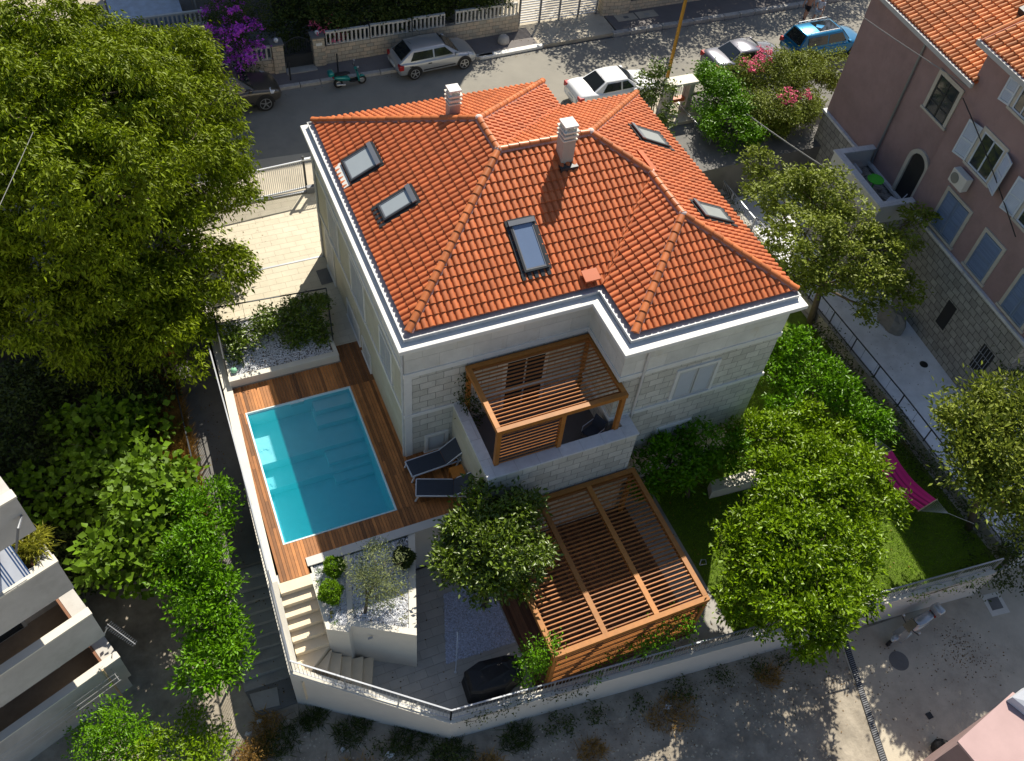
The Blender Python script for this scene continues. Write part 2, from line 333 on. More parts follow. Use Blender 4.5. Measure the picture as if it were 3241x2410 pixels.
# ------------------------------------------------------------------ perimeter walls and railings
def poly_wall(name, inner, outer, zb, zt, m, capm, label, cat='wall', capt=0.05, over=0.02):
    root = empty(name, (*outer[0], zb), label, cat)
    b = MB(); c = MB()
    for i in range(len(inner) - 1):
        q = [inner[i], inner[i + 1], outer[i + 1], outer[i]]; zs = [zt[i], zt[i + 1], zt[i + 1], zt[i]]
        lo = [(x, y, zb) for x, y in q]; hi = [(x, y, z - capt) for (x, y), z in zip(q, zs)]
        if (Vector((*q[1], 0)) - Vector((*q[0], 0))).cross(Vector((*q[2], 0)) - Vector((*q[1], 0))).z < 0: lo.reverse(); hi.reverse(); zs.reverse(); q.reverse()
        b.hexa(lo, hi)
        cx = sum(p[0] for p in q) / 4; cy = sum(p[1] for p in q) / 4
        c.hexa([(x, y, z - capt) for (x, y), z in zip(q, zs)], [(x, y, z) for (x, y), z in zip(q, zs)])
    b.build('wall', m, root); c.build('coping', capm, root)
    return root
def railing(name, pts, h, label, m='steel_rail', step=0.115, parent=None, bar=0.012, postgap=1.6, group=None):
    root = parent or empty(name, pts[0], label, 'railing', group)
    bars = MB(); rail = MB(); post = MB()
    for p, q in zip(pts, pts[1:]):
        p = Vector(p); q = Vector(q); L = (q - p).length; n = max(2, int(L / step)); up = Vector((0, 0, 1))
        rail.beam(p + up * h, q + up * h, 0.045, 0.03); rail.beam(p + up * 0.08, q + up * 0.08, 0.03, 0.025)
        for i in range(1, n): a = p.lerp(q, i / n); bars.beam(a + up * 0.095, a + up * (h - 0.016), bar, bar)
        npst = max(1, round(L / postgap))
        for i in range(npst + 1): a = p.lerp(q, i / npst); MB().beam(a, a + up * (h - 0.015), 0.04, 0.04).build('post', m, root)
    bars.build('balusters', m, root); rail.build('rail', m, root)
    return root
wI = [(-4.72, 14.0), (-4.84, 4.55), (-5.02, -0.2), (-5.1, -3.1), (-5.18, -5.5)]
wO = [(-5.02, 14.0), (-5.14, 4.55), (-5.32, -0.2), (-5.4, -3.1), (-5.47, -5.6)]
poly_wall('west_wall', wI, wO, -3.35, [0.1, 0.1, 0.1, 0.1, -0.9], 'plaster', 'plaster_cap', 'long cream plastered wall between the pool deck and the lane steps')
sO = [(-5.47, -5.61), (-1.4, -8.38), (17.95, -10.38)]; sI = [(-5.19, -5.51), (-1.33, -8.1), (17.95, -10.08)]
poly_wall('garden_wall', sI, sO, -3.4, [-0.905, -1.88, -1.6], 'render_white', 'plaster_cap', 'white rendered wall round the lower garden above the dirt lane')
railing('wall_railing', [(-5.2, 13.5, 0.1), (-5.24, -0.2, 0.1), (-5.28, -3.1, 0.1), (-5.36, -5.55, -0.9)], 0.8, 'steel baluster railing along the wall beside the pool')
railing('garden_railing', [(-5.36, -5.56, -0.9), (-1.37, -8.25, -1.88), (17.9, -10.22, -1.6)], 0.8, 'steel baluster railing along the low wall of the garden')
poly_wall('east_wall', [(19.4, 8), (19.38, -3), (19.1, -10.0)], [(19.62, 8), (19.6, -3), (19.32, -10.0)], -3.4, [-1.9, -1.9, -1.9], 'concrete', 'concrete', 'low concrete wall between the lawn and the neighbour patio')
railing('garden_fence', [(19.5, 8, -1.9), (19.48, -3, -1.9), (19.2, -10.0, -1.9)], 0.75, 'thin dark fence on the low wall beside the hammock', m='dark_metal', step=0.8, bar=0.008)
struct(MB().prism([(19.6, -10.0), (19.6, 12), (26, 12), (25, -4), (22.5, -10)], -3.4, -2.4).build('patio', 'patio'))
tag(MB().box((-4.12, -2.9, -2.45), (0.7, -2.6, 0.05)).box((0.7, -2.9, -2.45), (1.58, -2.6, 0.05)).build('retaining_wall', 'render_white'), 'white retaining wall with a flat top along the south edge of the deck', 'wall')

# ------------------------------------------------------------------ villa
villa = empty('villa', (6, 4, 0), 'pale stone villa with a hipped orange tile roof beside the pool', 'house')
foot = [(0, 0), (6.22, 0), (6.22, -2.24), (12.14, -2.24), (12.14, 8.95), (8.95, 8.95), (8.95, 10.6), (0, 10.6)]
def offs(p, d):
    # offset an axis-aligned outline outwards by d
    out = []; n = len(p)
    for i in range(n):
        a = Vector(p[i - 1]); c = Vector(p[i]); e_ = Vector(p[(i + 1) % n]); d1 = (c - a).normalized(); d2 = (e_ - c).normalized()
        out.append((c.x + (d1.y + d2.y) * d, c.y - (d1.x + d2.x) * d))
    return out
b = MB(); b.prism(foot, -2.45, 4.25); b.build('wall', 'stone', villa)
b = MB(); b.prism(offs(foot, 0.015), 4.36, 5.6); b.build('upper_wall', 'stone_smooth', villa)
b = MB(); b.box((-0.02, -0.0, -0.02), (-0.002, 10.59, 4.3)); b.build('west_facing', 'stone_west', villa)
for z, h, d in ((4.16, 0.2, 0.05), (2.13, 0.15, 0.055)):
    b = MB(); b.ring(offs(foot, d), offs(foot, -0.05), z, z + h); b.build('string_course', 'stone_trim', villa, bevel=0.012)
crn = [(-0.28, -0.33), (5.94, -0.33), (5.94, -2.56), (12.52, -2.56), (12.52, 9.28), (9.3, 9.28), (9.3, 11.0), (-0.28, 11.0)]
b = MB(); b.ring(offs(crn, -0.03), offs(foot, -0.1), 5.62, 5.76); b.ring(offs(crn, -0.12), offs(foot, -0.08), 5.48, 5.62); b.build('cornice', 'cornice', villa, bevel=0.02)
gut = [(0.0, 0.0), (6.33, 0.0), (6.33, -2.16), (12.34, -2.16), (12.34, 9.12), (9.14, 9.12), (9.14, 10.82), (0.0, 10.82)]
b = MB(); b.ring(gut, offs(gut, -0.018), 5.72, 5.93); b.ring(offs(gut, -0.018), offs(gut, -0.27), 5.82, 5.86); b.ring(offs(gut, 0.02), gut, 5.9, 5.94); b.build('gutter', 'zinc', villa)
MB().prism(offs(gut, -0.28), 5.6, 5.92).build('roof_deck', 'mortar', villa)

ZE, SL = 5.96, 0.5
def zA(p): return p
N_ = dict(sw=(.2, .2), inn=(6.53, .2), out=(6.53, -1.95), se=(12.32, -1.95), ne=(12.32, 9.1), v=(9.12, 9.1), nne=(9.12, 10.8), nw=(.2, 10.8))
na = (4.66, 6.34, ZE + 4.46 * SL); nb = (4.66, 4.65, ZE + 4.45 * SL); nc = (7.87, 4.65, ZE + 4.45 * SL)
ne_ = (9.425, 0.945, ZE + 2.895 * SL); nd = (9.425, 3.095, ZE + 2.895 * SL)
P = {k: (v[0], v[1], ZE) for k, v in N_.items()}; P.update(a=na, b=nb, c=nc, d=nd, e=ne_)
def roof_face(names, origin, udir, vdir, cw=0.215, L=0.33, extra=None):
    poly = [Vector(P[k]) if isinstance(k, str) else Vector(k) for k in names]
    o = Vector(origin); u = Vector((*udir, 0)); v = Vector((vdir[0], vdir[1], SL)).normalized(); nrm = u.cross(v)
    if nrm.z < 0: nrm = -nrm
    us = [(p - o).dot(u) for p in poly]; vs_ = [(p - o).dot(v) for p in poly]
    c0, c1 = math.floor(min(us) / cw) - 1, math.ceil(max(us) / cw) + 1; r0, r1 = 0, math.ceil(max(vs_) / L)
    K = 8; prof = []
    for k in range(K):
        t = k / K
        prof.append(0.056 * math.sqrt(max(0, 1 - ((t - 0.4) / 0.4) ** 2)) if t < 0.8 else -0.004)
    verts = []; faces = []; tints = []
    ncol = (c1 - c0) * K
    for r in range(r0, r1):
        rt = random.Random(r * 77 + int(origin[0] * 10)); tcol = [rt.random() for _ in range(c1 - c0 + 1)]
        base = len(verts)
        for j, (vv, lift, fl) in enumerate(((r * L, -0.012, 1.0), (r * L + 0.002, 0.030, 1.06), (r * L + L * 0.5, 0.018, 1.0), ((r + 1) * L + 0.012, 0.0, 0.94))):
            for q in range(ncol + 1):
                uu = (c0 + q / K) * cw; jit = (tcol[q // K] - 0.5) * 0.012
                h = (prof[q % K] * fl + lift) if j else min(prof[q % K] * 0.2, 0.0) + lift
                verts.append(o + u * uu + v * (vv + jit) + nrm * h)
        for j in range(3):
            for q in range(ncol):
                a0 = base + j * (ncol + 1) + q
                faces.append((a0, a0 + 1, a0 + ncol + 2, a0 + ncol + 1)); tints.append(tcol[q // K])
    bm = bmesh.new(); lay = bm.faces.layers.float.new('tint')
    bv = [bm.verts.new(p) for p in verts]
    for f, t in zip(faces, tints):
        fc = bm.faces.new([bv[i] for i in f]); fc[lay] = t; fc.smooth = False
    cen = sum(poly, Vector()) / len(poly)
    for i in range(len(poly)):
        p, q = poly[i], poly[(i + 1) % len(poly)]
        if abs(p.z - ZE) < 1e-6 and abs(q.z - ZE) < 1e-6: continue          # the eave keeps its scalloped edge
        d = q - p; pn = Vector((d.y, -d.x, 0)).normalized()
        if (cen - p).dot(pn) > 0: pn = -pn
        bmesh.ops.bisect_plane(bm, geom=bm.verts[:] + bm.edges[:] + bm.faces[:], plane_co=p, plane_no=pn, clear_outer=True)
    for hole in (extra or []):                                              # cut the openings of the roof windows
        (ua, va, ub, vb) = hole
        dead = [f for f in bm.faces if ua < (f.calc_center_median() - o).dot(u) < ub and va < (f.calc_center_median() - o).dot(v) < vb]
        bmesh.ops.delete(bm, geom=dead, context='FACES')
    if nrm.z > 0 and (sum((f.normal.z for f in list(bm.faces)[:50])) < 0): bmesh.ops.reverse_faces(bm, faces=bm.faces[:])
    me = bpy.data.meshes.new('roof'); bm.to_mesh(me); bm.free()
    me.materials.append(MT['tile']); ob = bpy.data.objects.new('roof', me); COL.objects.link(ob); ob.parent = villa
    me.transform(villa.matrix_basis.inverted())
    return ob
k_ = math.sqrt(1 + SL * SL)
roof_face(['sw', 'nw', 'a', 'b'], P['sw'], (0, 1), (1, 0))
roof_face(['nw', 'nne', 'a'], P['nw'], (1, 0), (0, -1))
roof_face(['nne', 'v', 'b', 'a'], P['v'], (0, 1), (-1, 0))
roof_face(['v', 'ne', 'c', 'b'], P['v'], (1, 0), (0, -1))
sp = (12.32, 3.095, ZE)
roof_face(['ne', 'c', 'd', sp], P['se'], (0, 1), (-1, 0)); roof_face([sp, 'd', 'e', 'se'], P['se'], (0, 1), (-1, 0))
roof_face(['se', 'e', 'out'], P['out'], (1, 0), (0, 1))
roof_face(['out', 'e', 'd', 'inn'], P['out'], (0, 1), (1, 0))
roof_face(['inn', 'd', 'c', 'b', 'sw'], P['sw'], (1, 0), (0, 1))
# solid roof body just under the tiles
b = MB()
def under(names): 
    v_ = [(P[k][0], P[k][1], P[k][2] - 0.035) for k in names]; b.add(v_, [tuple(range(len(v_)))])
for f in (['sw', 'inn', 'd', 'c', 'b'], ['nw', 'sw', 'b', 'a'], ['nne', 'nw', 'a'], ['v', 'nne', 'a', 'b'], ['ne', 'v', 'b', 'c'], ['se', 'ne', 'c', 'd', 'e'], ['out', 'se', 'e'], ['inn', 'out', 'e', 'd']): under(f)
b.build('roof_underlay', 'mortar', villa)

def ridge(p, q, r=0.115, step=0.36, m='ridge_tile', mortar='mortar'):
    p = Vector(p); q = Vector(q); d = (q - p); L = d.length; d.normalize()
    side = d.cross(Vector((0, 0, 1))).normalized(); up = side.cross(d).normalized()
    n = max(1, round(L / step)); b = MB(); mo = MB()
    for i in range(n):
        a = p + d * (L * i / n - 0.03); c = p + d * (L * (i + 1) / n + 0.02); tt = rnd.random(); vs = []; K = 8
        for (pt, rr, lf) in ((a, r * 1.04, 0.036), (a + d * 0.05, r * 1.03, 0.036), (a + d * 0.055, r * 0.98, 0.030), (c, r * 0.93, 0.016)):
            for k in range(K + 1):
                an = math.pi * k / K; rr2 = rr * (1.0 + (0.05 if k in (0, K) else 0))
                vs.append(pt + side * (math.cos(an) * rr2) + up * (math.sin(an) * rr2 * 0.8 + lf - 0.02))
        fs = [(j * (K + 1) + k, j * (K + 1) + k + 1, (j + 1) * (K + 1) + k + 1, (j + 1) * (K + 1) + k) for j in range(3) for k in range(K)] + [tuple(range(K, -1, -1))]
        b.add(vs, fs, tt)
    m0 = p + up * -0.0; vs = [];
    for pt in (p, q):
        vs += [pt - side * (r + 0.03) - up * 0.06, pt + side * (r + 0.03) - up * 0.06, pt + side * r * 0.8 + up * 0.02, pt - side * r * 0.8 + up * 0.02]
    mo.add(vs, [(0, 1, 5, 4), (1, 2, 6, 5), (2, 3, 7, 6), (3, 0, 4, 7), (0, 3, 2, 1), (4, 5, 6, 7)])
    o = b.build('ridge_tiles', m, villa, smooth=False); mo.build('mortar_bed', mortar, villa)
    return o
lift = lambda k, z=0.06: (P[k][0], P[k][1], P[k][2] + z)
for p, q in (('sw', 'b'), ('nw', 'a'), ('nne', 'a'), ('b', 'a'), ('b', 'c'), ('ne', 'c'), ('d', 'c'), ('e', 'd'), ('se', 'e'), ('out', 'e')): ridge(lift(p), lift(q))
# valleys
for p, q in (('inn', 'd'), ('v', 'b')):
    a = Vector(P[p]); c = Vector(P[q]); d = (c - a).normalized(); s_ = d.cross(Vector((0, 0, 1))).normalized(); b = MB()
    b.add([a - s_ * 0.09 + Vector((0, 0, 0.10)), a + Vector((0, 0, 0.03)), a + s_ * 0.09 + Vector((0, 0, 0.10)), c - s_ * 0.09 + Vector((0, 0, 0.10)), c + Vector((0, 0, 0.03)), c + s_ * 0.09 + Vector((0, 0, 0.10))],
          [(0, 1, 4, 3), (1, 2, 5, 4)]).build('valley_flashing', 'red_metal', villa)
for k in ('a', 'b', 'c', 'd', 'e'):
    p = P[k]; MB().ball((p[0], p[1], p[2] + 0.07), 0.13, 10, 0.7).build('mortar_joint', 'white_mortar', villa)

def chimney(x, y, w_, d_, zt, zb):
    c = MB(); c.box((x - w_ / 2, y - d_ / 2, zb), (x + w_ / 2, y + d_ / 2, zt)); ch = c.build('chimney', 'chimney_plaster', villa)
    b = MB()
    for i, (ex, h) in enumerate(((0.04, 0.0), (0.015, 0.09), (0.05, 0.16), (0.015, 0.25), (0.055, 0.31))): b.box((x - w_ / 2 - ex, y - d_ / 2 - ex, zt + h), (x + w_ / 2 + ex, y + d_ / 2 + ex, zt + h + (0.05 if i % 2 == 0 else 0.07)))
    b.build('cap', 'plaster_cap', ch, bevel=0.01)
    b = MB()
    for sx in (-1, 1):
        for sy in (-1, 1): b.box((x + sx * (w_ / 2 - 0.04) - 0.03, y + sy * (d_ / 2 - 0.04) - 0.03, zt + 0.36), (x + sx * (w_ / 2 - 0.04) + 0.03, y + sy * (d_ / 2 - 0.04) + 0.03, zt + 0.48))
    b.box((x - w_ / 2 - 0.02, y - d_ / 2 - 0.02, zt + 0.48), (x + w_ / 2 + 0.02, y + d_ / 2 + 0.02, zt + 0.54)); b.build('cover', 'stone_trim', ch, bevel=0.008)
    return ch
chimney(6.72, 4.1, 0.42, 0.46, 8.66, 7.0)
chimney(4.25, 7.62, 0.38, 0.38, 8.08, 7.0)
MB().box((6.42, 3.62, 7.6), (7.02, 3.86, 7.82)).build('chimney_flashing', 'dark_metal', villa)

def skylight(origin, u, vd, ua, va, ub, vb, glassm, apron=True):
    o = Vector(origin); u = Vector((*u, 0)); v = Vector((*vd, SL)).normalized(); nr = u.cross(v); 
    if nr.z < 0: nr = -nr
    def T(a, c, h): return o + u * a + v * c + nr * h
    def slab(a0, c0, a1, c1, h0, h1, bb):
        lo = [T(a0, c0, h0), T(a1, c0, h0), T(a1, c1, h0), T(a0, c1, h0)]; hi = [T(a0, c0, h1), T(a1, c0, h1), T(a1, c1, h1), T(a0, c1, h1)]
        if (lo[1] - lo[0]).cross(lo[2] - lo[1]).dot(nr) < 0: lo.reverse(); hi.reverse()
        bb.hexa(lo, hi)
    b = MB(); fw = 0.075
    slab(ua, va, ua + fw, vb, -0.05, 0.15, b); slab(ub - fw, va, ub, vb, -0.05, 0.15, b); slab(ua + fw, va, ub - fw, va + fw, -0.05, 0.15, b); slab(ua + fw, vb - fw, ub - fw, vb, -0.05, 0.15, b)
    sk = b.build('skylight', 'dark_metal', villa, bevel=0.006)
    g = MB(); slab(ua + fw + 0.002, va + fw + 0.002, ub - fw - 0.002, vb - fw - 0.002, 0.06, 0.125, g); g.build('pane', glassm, sk)
    h = MB(); slab(ua - 0.02, vb - 0.10, ub + 0.02, vb + 0.06, 0.15, 0.19, h); slab(ua + fw, va + fw, ua + fw + 0.035, vb - fw, 0.125, 0.14, h); slab(ub - fw - 0.035, va + fw, ub - fw, vb - fw, 0.125, 0.14, h); slab(ua + fw + .035, va + fw, ub - fw - .035, va + fw + 0.04, 0.125, 0.14, h)
    h.build('hood', 'grey_metal', sk)
    f = MB(); slab(ua - 0.09, va - 0.02, ua, vb + 0.12, 0.03, 0.085, f); slab(ub, va - 0.02, ub + 0.09, vb + 0.12, 0.03, 0.085, f)
    slab(ua, vb, ub, vb + 0.14, 0.03, 0.10, f)
    a = ua - 0.12
    while a < ub + 0.1 and apron:
        slab(a, va - 0.22, a + 0.12, va, 0.05, 0.095, f); slab(a + 0.12, va - 0.2, a + 0.2, va, 0.02, 0.05, f); a += 0.21
    f.build('flashing', 'dark_metal', sk)
kk = k_
skylight(P['sw'], (0, 1), (1, 0), 6.68, (0.5 - .2) * kk, 7.82, (1.5 - .2) * kk, 'skylight_glass_pale', False)
skylight(P['sw'], (0, 1), (1, 0), 4.3, (0.9 - .2) * kk, 5.1, (1.95 - .2) * kk, 'skylight_glass_pale')
skylight(P['sw'], (1, 0), (0, 1), 3.95, (1.0 - .2) * kk, 4.78, (2.45 - .2) * kk, 'skylight_glass')
skylight(P['se'], (0, 1), (-1, 0), 5.15 + 1.95, (12.32 - 11.45) * kk, 6.0 + 1.95, (12.32 - 10.25) * kk, 'skylight_blind')
skylight(P['se'], (0, 1), (-1, 0), 1.0 + 1.95, (12.32 - 11.55) * kk, 1.8 + 1.95, (12.32 - 10.35) * kk, 'skylight_blind')
b = MB(); b.hexa([(0.2, 6.85, 6.0), (0.42, 6.85, 6.11), (0.42, 8.05, 6.11), (0.2, 8.05, 6.0)], [(0.2, 6.85, 6.04), (0.42, 6.85, 6.15), (0.42, 8.05, 6.15), (0.2, 8.05, 6.04)]).build('roof_flashing', 'stone_trim', villa)
# little red roof vent by the inner corner, and the red strip under the hip
b = MB(); b.box((5.95, 0.3, 6.0), (6.3, 0.55, 6.22)); b.hexa([(5.9, 0.2, 6.2), (6.42, 0.2, 6.2), (6.42, 0.6, 6.3), (5.9, 0.6, 6.3)], [(5.9, 0.2, 6.25), (6.42, 0.2, 6.25), (6.42, 0.6, 6.35), (5.9, 0.6, 6.35)]); b.build('roof_vent', 'red_metal', villa)
b = MB(); b.hexa([(9.5, 3.1, 7.42), (9.72, 3.1, 7.32), (9.72, 4.2, 7.32), (9.5, 4.2, 7.42)], [(9.5, 3.1, 7.5), (9.72, 3.1, 7.42), (9.72, 4.2, 7.42), (9.5, 4.2, 7.5)]); b.build('roof_flashing', 'red_metal', villa)

# windows, shutters, doors (frames stand proud of the facade)
def window_s(x0, x1, y, z0, z1, panes=2, m='shutter_grey', fr=0.12):
    b = MB(); b.box((x0, y - 0.05, z0), (x0 + fr, y + 0.02, z1)); b.box((x1 - fr, y - 0.05, z0), (x1, y + 0.02, z1)); b.box((x0 + fr, y - 0.05, z1 - fr), (x1 - fr, y + 0.02, z1)); b.box((x0 - 0.05, y - 0.09, z0 - 0.08), (x1 + 0.05, y + 0.02, z0))
    wn = b.build('window', 'stone_trim', villa, bevel=0.006)
    wpan = (x1 - x0 - 2 * fr) / panes
    for i in range(panes):
        a = x0 + fr + i * wpan; s_ = MB(); s_.box((a + 0.02, y - 0.035, z0 + 0.02), (a + 0.07, y - 0.003, z1 - fr - 0.02)); s_.box((a + wpan - 0.07, y - 0.035, z0 + 0.02), (a + wpan - 0.02, y - 0.003, z1 - fr - 0.02))
        s_.box((a + 0.07, y - 0.035, z0 + 0.02), (a + wpan - 0.07, y - 0.003, z0 + 0.08)); s_.box((a + 0.07, y - 0.035, z1 - fr - 0.08), (a + wpan - 0.07, y - 0.003, z1 - fr - 0.02))
        zz = z0 + 0.09
        while zz < z1 - fr - 0.1: s_.hexa([(a + 0.07, y - 0.03, zz), (a + wpan - 0.07, y - 0.03, zz), (a + wpan - 0.07, y - 0.006, zz + 0.03), (a + 0.07, y - 0.006, zz + 0.03)], [(a + 0.07, y - 0.026, zz + 0.01), (a + wpan - 0.07, y - 0.026, zz + 0.01), (a + wpan - 0.07, y - 0.004, zz + 0.045), (a + 0.07, y - 0.004, zz + 0.045)]); zz += 0.05
        s_.build('shutter', m, wn)
    return wn
window_s(8.35, 10.0, -2.255, 2.33, 3.85)
window_s(8.3, 9.7, -2.255, -0.6, 0.75)
window_s(0.65, 1.48, -0.01, 0.02, 0.9, 1)
# tall openings behind the balcony
b = MB(); b.box((3.3, -0.06, 1.2), (3.42, 0.01, 3.75)); b.box((4.75, -0.06, 1.2), (4.87, 0.01, 3.75)); b.box((3.42, -0.06, 3.63), (4.75, 0.01, 3.75)); dr = b.build('balcony_door', 'stone_trim', villa)
MB().box((3.42, -0.03, 1.25), (4.75, -0.004, 3.63)).build('glass', 'glass', dr); MB().box((4.06, -0.05, 1.25), (4.11, -0.03, 3.63)).build('frame', 'shutter_grey', dr)
def window_w(y0, y1, z0, z1, m='shutter_grey', fr=0.1, nm='window'):
    x = -0.022
    b = MB(); b.box((x - 0.035, y0, z0), (x, y0 + fr, z1)); b.box((x - 0.035, y1 - fr, z0), (x, y1, z1)); b.box((x - 0.035, y0 + fr, z1 - fr), (x, y1 - fr, z1)); b.box((x - 0.07, y0 - 0.04, z0 - 0.07), (x, y1 + 0.04, z0))
    wn = b.build(nm, 'stone_trim', villa)
    ym = (y0 + y1) / 2
    for a, c in ((y0 + fr, ym - 0.01), (ym + 0.01, y1 - fr)):
        s_ = MB(); s_.box((x - 0.02, a, z0), (x, c, z1 - fr)); zz = z0 + 0.05
        while zz < z1 - fr - 0.05: s_.box((x - 0.03, a + 0.05, zz), (x - 0.02, c - 0.05, zz + 0.025)); zz += 0.05
        s_.build('shutter', m, wn)
window_w(4.2, 5.9, 2.36, 4.1); window_w(1.2, 2.55, 2.5, 3.95); window_w(7.4, 8.8, 2.36, 4.1)
window_w(3.85, 4.95, 0.02, 0.9); window_w(5.2, 6.9, 0.02, 0.95); window_w(8.5, 9.7, 0.02, 2.05, nm='door')
# downpipes
for x, y, z0, z1 in ((7.0, -2.32, -2.4, 5.55), (-0.06, 0.05, 0.0, 5.55), (-0.07, 10.3, 0.0, 5.55)):
    b = MB(); b.tube([(x, y, z0), (x, y, z1)], 0.045, 10)
    for zz in np.arange(z0 + 0.8, z1, 1.5): b.tube([(x, y, zz), (x, y, zz + 0.05)], 0.056, 10)
    b.build('downpipe', 'render_white' if x > 1 else 'zinc', villa, smooth=False)
b = MB(); b.box((-0.03, -0.03, -0.02), (0.22, 0.0, 4.14)); b.box((-0.03, 0.0, -0.02), (-0.021, 0.25, 4.14)); b.build('corner_pilaster', 'stone_trim', villa)
# balcony
b = MB(); b.box((1.66, -2.9, 0.95), (6.8, -0.02, 1.2)); b.build('balcony_floor', 'balcony_tile', villa)
b = MB(); b.box((1.64, -3.08, -2.45), (6.83, -2.75, 2.17)); b.box((1.64, -2.75, -2.45), (1.95, -0.004, 2.17)); b.box((6.5, -2.75, 0.9), (6.83, -2.24, 2.17)); pr = b.build('parapet', 'stone', villa)
b = MB(); b.box((1.6, -3.12, 2.17), (6.87, -2.68, 2.25)); b.box((1.6, -2.68, 2.17), (1.99, -0.055, 2.25)); b.box((6.46, -2.68, 2.17), (6.87, -2.3, 2.25)); b.build('coping', 'coping', pr, bevel=0.01)
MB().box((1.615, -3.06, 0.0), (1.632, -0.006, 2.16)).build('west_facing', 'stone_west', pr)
b = MB(); b.tube([(1.6, -2.1, 0.95), (1.5, -2.1, 0.95)], 0.04, 10); b.tube([(1.6, -2.0, 0.85), (1.5, -2.0, 0.85)], 0.04, 10); b.build('wall_lamp', 'steel_rail', pr)

# ------------------------------------------------------------------ pergolas
def pergola(name, x0, x1, y0, y1, zt, zb, beam, cross, nsl, label, post, slat=(0.03, 0.045)):
    root = empty(name, ((x0 + x1) / 2, (y0 + y1) / 2, zb), label, 'pergola'); bw, bh = beam
    b = MB(); b.box((x0, y0, zt - bh), (x1, y0 + bw, zt)); b.box((x0, y1 - bw, zt - bh), (x1, y1, zt)); b.box((x0, y0 + bw, zt - bh), (x0 + bw, y1 - bw, zt)); b.box((x1 - bw, y0 + bw, zt - bh), (x1, y1 - bw, zt))
    b.build('frame', 'wood_beam', root, bevel=0.006)
    for cx in cross: MB().box((cx - bw / 2, y0 + bw, zt - bh + 0.02), (cx + bw / 2, y1 - bw, zt - 0.004)).build('cross_beam', 'wood_beam', root)
    xs = [x0 + bw] + [c for cx in cross for c in (cx - bw / 2, cx + bw / 2)] + [x1 - bw]; s_ = MB()
    for i in range(nsl):
        yy = y0 + bw + (y1 - y0 - 2 * bw) * (i + 0.5) / nsl
        for a, c in zip(xs[::2], xs[1::2]): s_.beam((a, yy, zt - 0.06), (c, yy, zt - 0.06), slat[0], slat[1], up=(0, 0.25, 1))
    s_.build('slats', 'wood', root)
    for px, py in post: MB().box((px - 0.07, py - 0.07, zb), (px + 0.07, py + 0.07, zt - bh)).build('post', 'wood_beam', root)
    return root
p1 = pergola('balcony_pergola', 1.94, 6.3, -2.76, -0.07, 4.08, 1.2, (0.16, 0.17), [], 17, 'small timber slatted pergola over the balcony', [(2.04, -2.66), (6.2, -2.66), (2.04, -0.17), (6.2, -0.17), (4.15, -2.68)])
b = MB()
for k in range(15): b.beam((2.11, -2.69, 1.45 + k * 0.165), (4.08, -2.69, 1.45 + k * 0.165), 0.03, 0.10, up=(0, -0.55, 1))
b.build('screen', 'wood', p1)
p2 = pergola('terrace_pergola', 1.74, 7.06, -8.32, -3.15, 0.25, -2.37, (0.17, 0.18), [3.5, 5.26], 33, 'large timber slatted pergola over the lower terrace', [(1.83, -8.23), (6.97, -8.23), (1.83, -3.25), (6.97, -3.25)], slat=(0.038, 0.05))
b = MB()
for k in range(17): b.beam((1.9, -8.3, -2.15 + k * 0.135), (6.9, -8.3, -2.15 + k * 0.135), 0.03, 0.08, up=(0, -0.5, 1))
b.build('screen', 'wood', p2)

# ------------------------------------------------------------------ foliage
def leafmat(name, col, rough=0.5, trans=0.2, tint=0.5, spec=0.2):
    MT[name] = mat(name, col, rough=rough, tint=tint, var=0.12, ns=2.5, trans=trans, spec=spec)
leafmat('leaf_hackberry', (0.175, 0.235, 0.004)); leafmat('leaf_fig', (0.095, 0.175, 0.006)); leafmat('leaf_laurel', (0.10, 0.235, 0.004), rough=0.35)
leafmat('leaf_citrus', (0.15, 0.25, 0.004), rough=0.34); leafmat('leaf_magnolia', (0.095, 0.15, 0.006), rough=0.38, spec=0.5, trans=0.12); leafmat('leaf_olive', (0.25, 0.29, 0.12), rough=0.6)
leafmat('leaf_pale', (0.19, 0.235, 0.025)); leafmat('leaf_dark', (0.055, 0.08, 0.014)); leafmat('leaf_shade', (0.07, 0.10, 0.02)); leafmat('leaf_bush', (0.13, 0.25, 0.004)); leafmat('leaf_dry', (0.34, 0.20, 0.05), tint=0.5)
leafmat('grass_blade', (0.19, 0.34, 0.004), rough=0.6, tint=0.4); leafmat('leaf_palm', (0.33, 0.33, 0.03)); leafmat('leaf_silver', (0.16, 0.22, 0.05))
leafmat('petal_magenta', (0.62, 0.10, 0.72), tint=0.25); leafmat('petal_pink', (0.75, 0.14, 0.25), tint=0.25); leafmat('petal_white', (0.8, 0.8, 0.7), tint=0.1)
add('bark', (0.13, 0.10, 0.07), rough=0.95, var=0.3, ns=5, bump=0.6, bs=20)
add('bark_pale', (0.30, 0.26, 0.20), rough=0.95, var=0.3, ns=5, bump=0.5, bs=20)

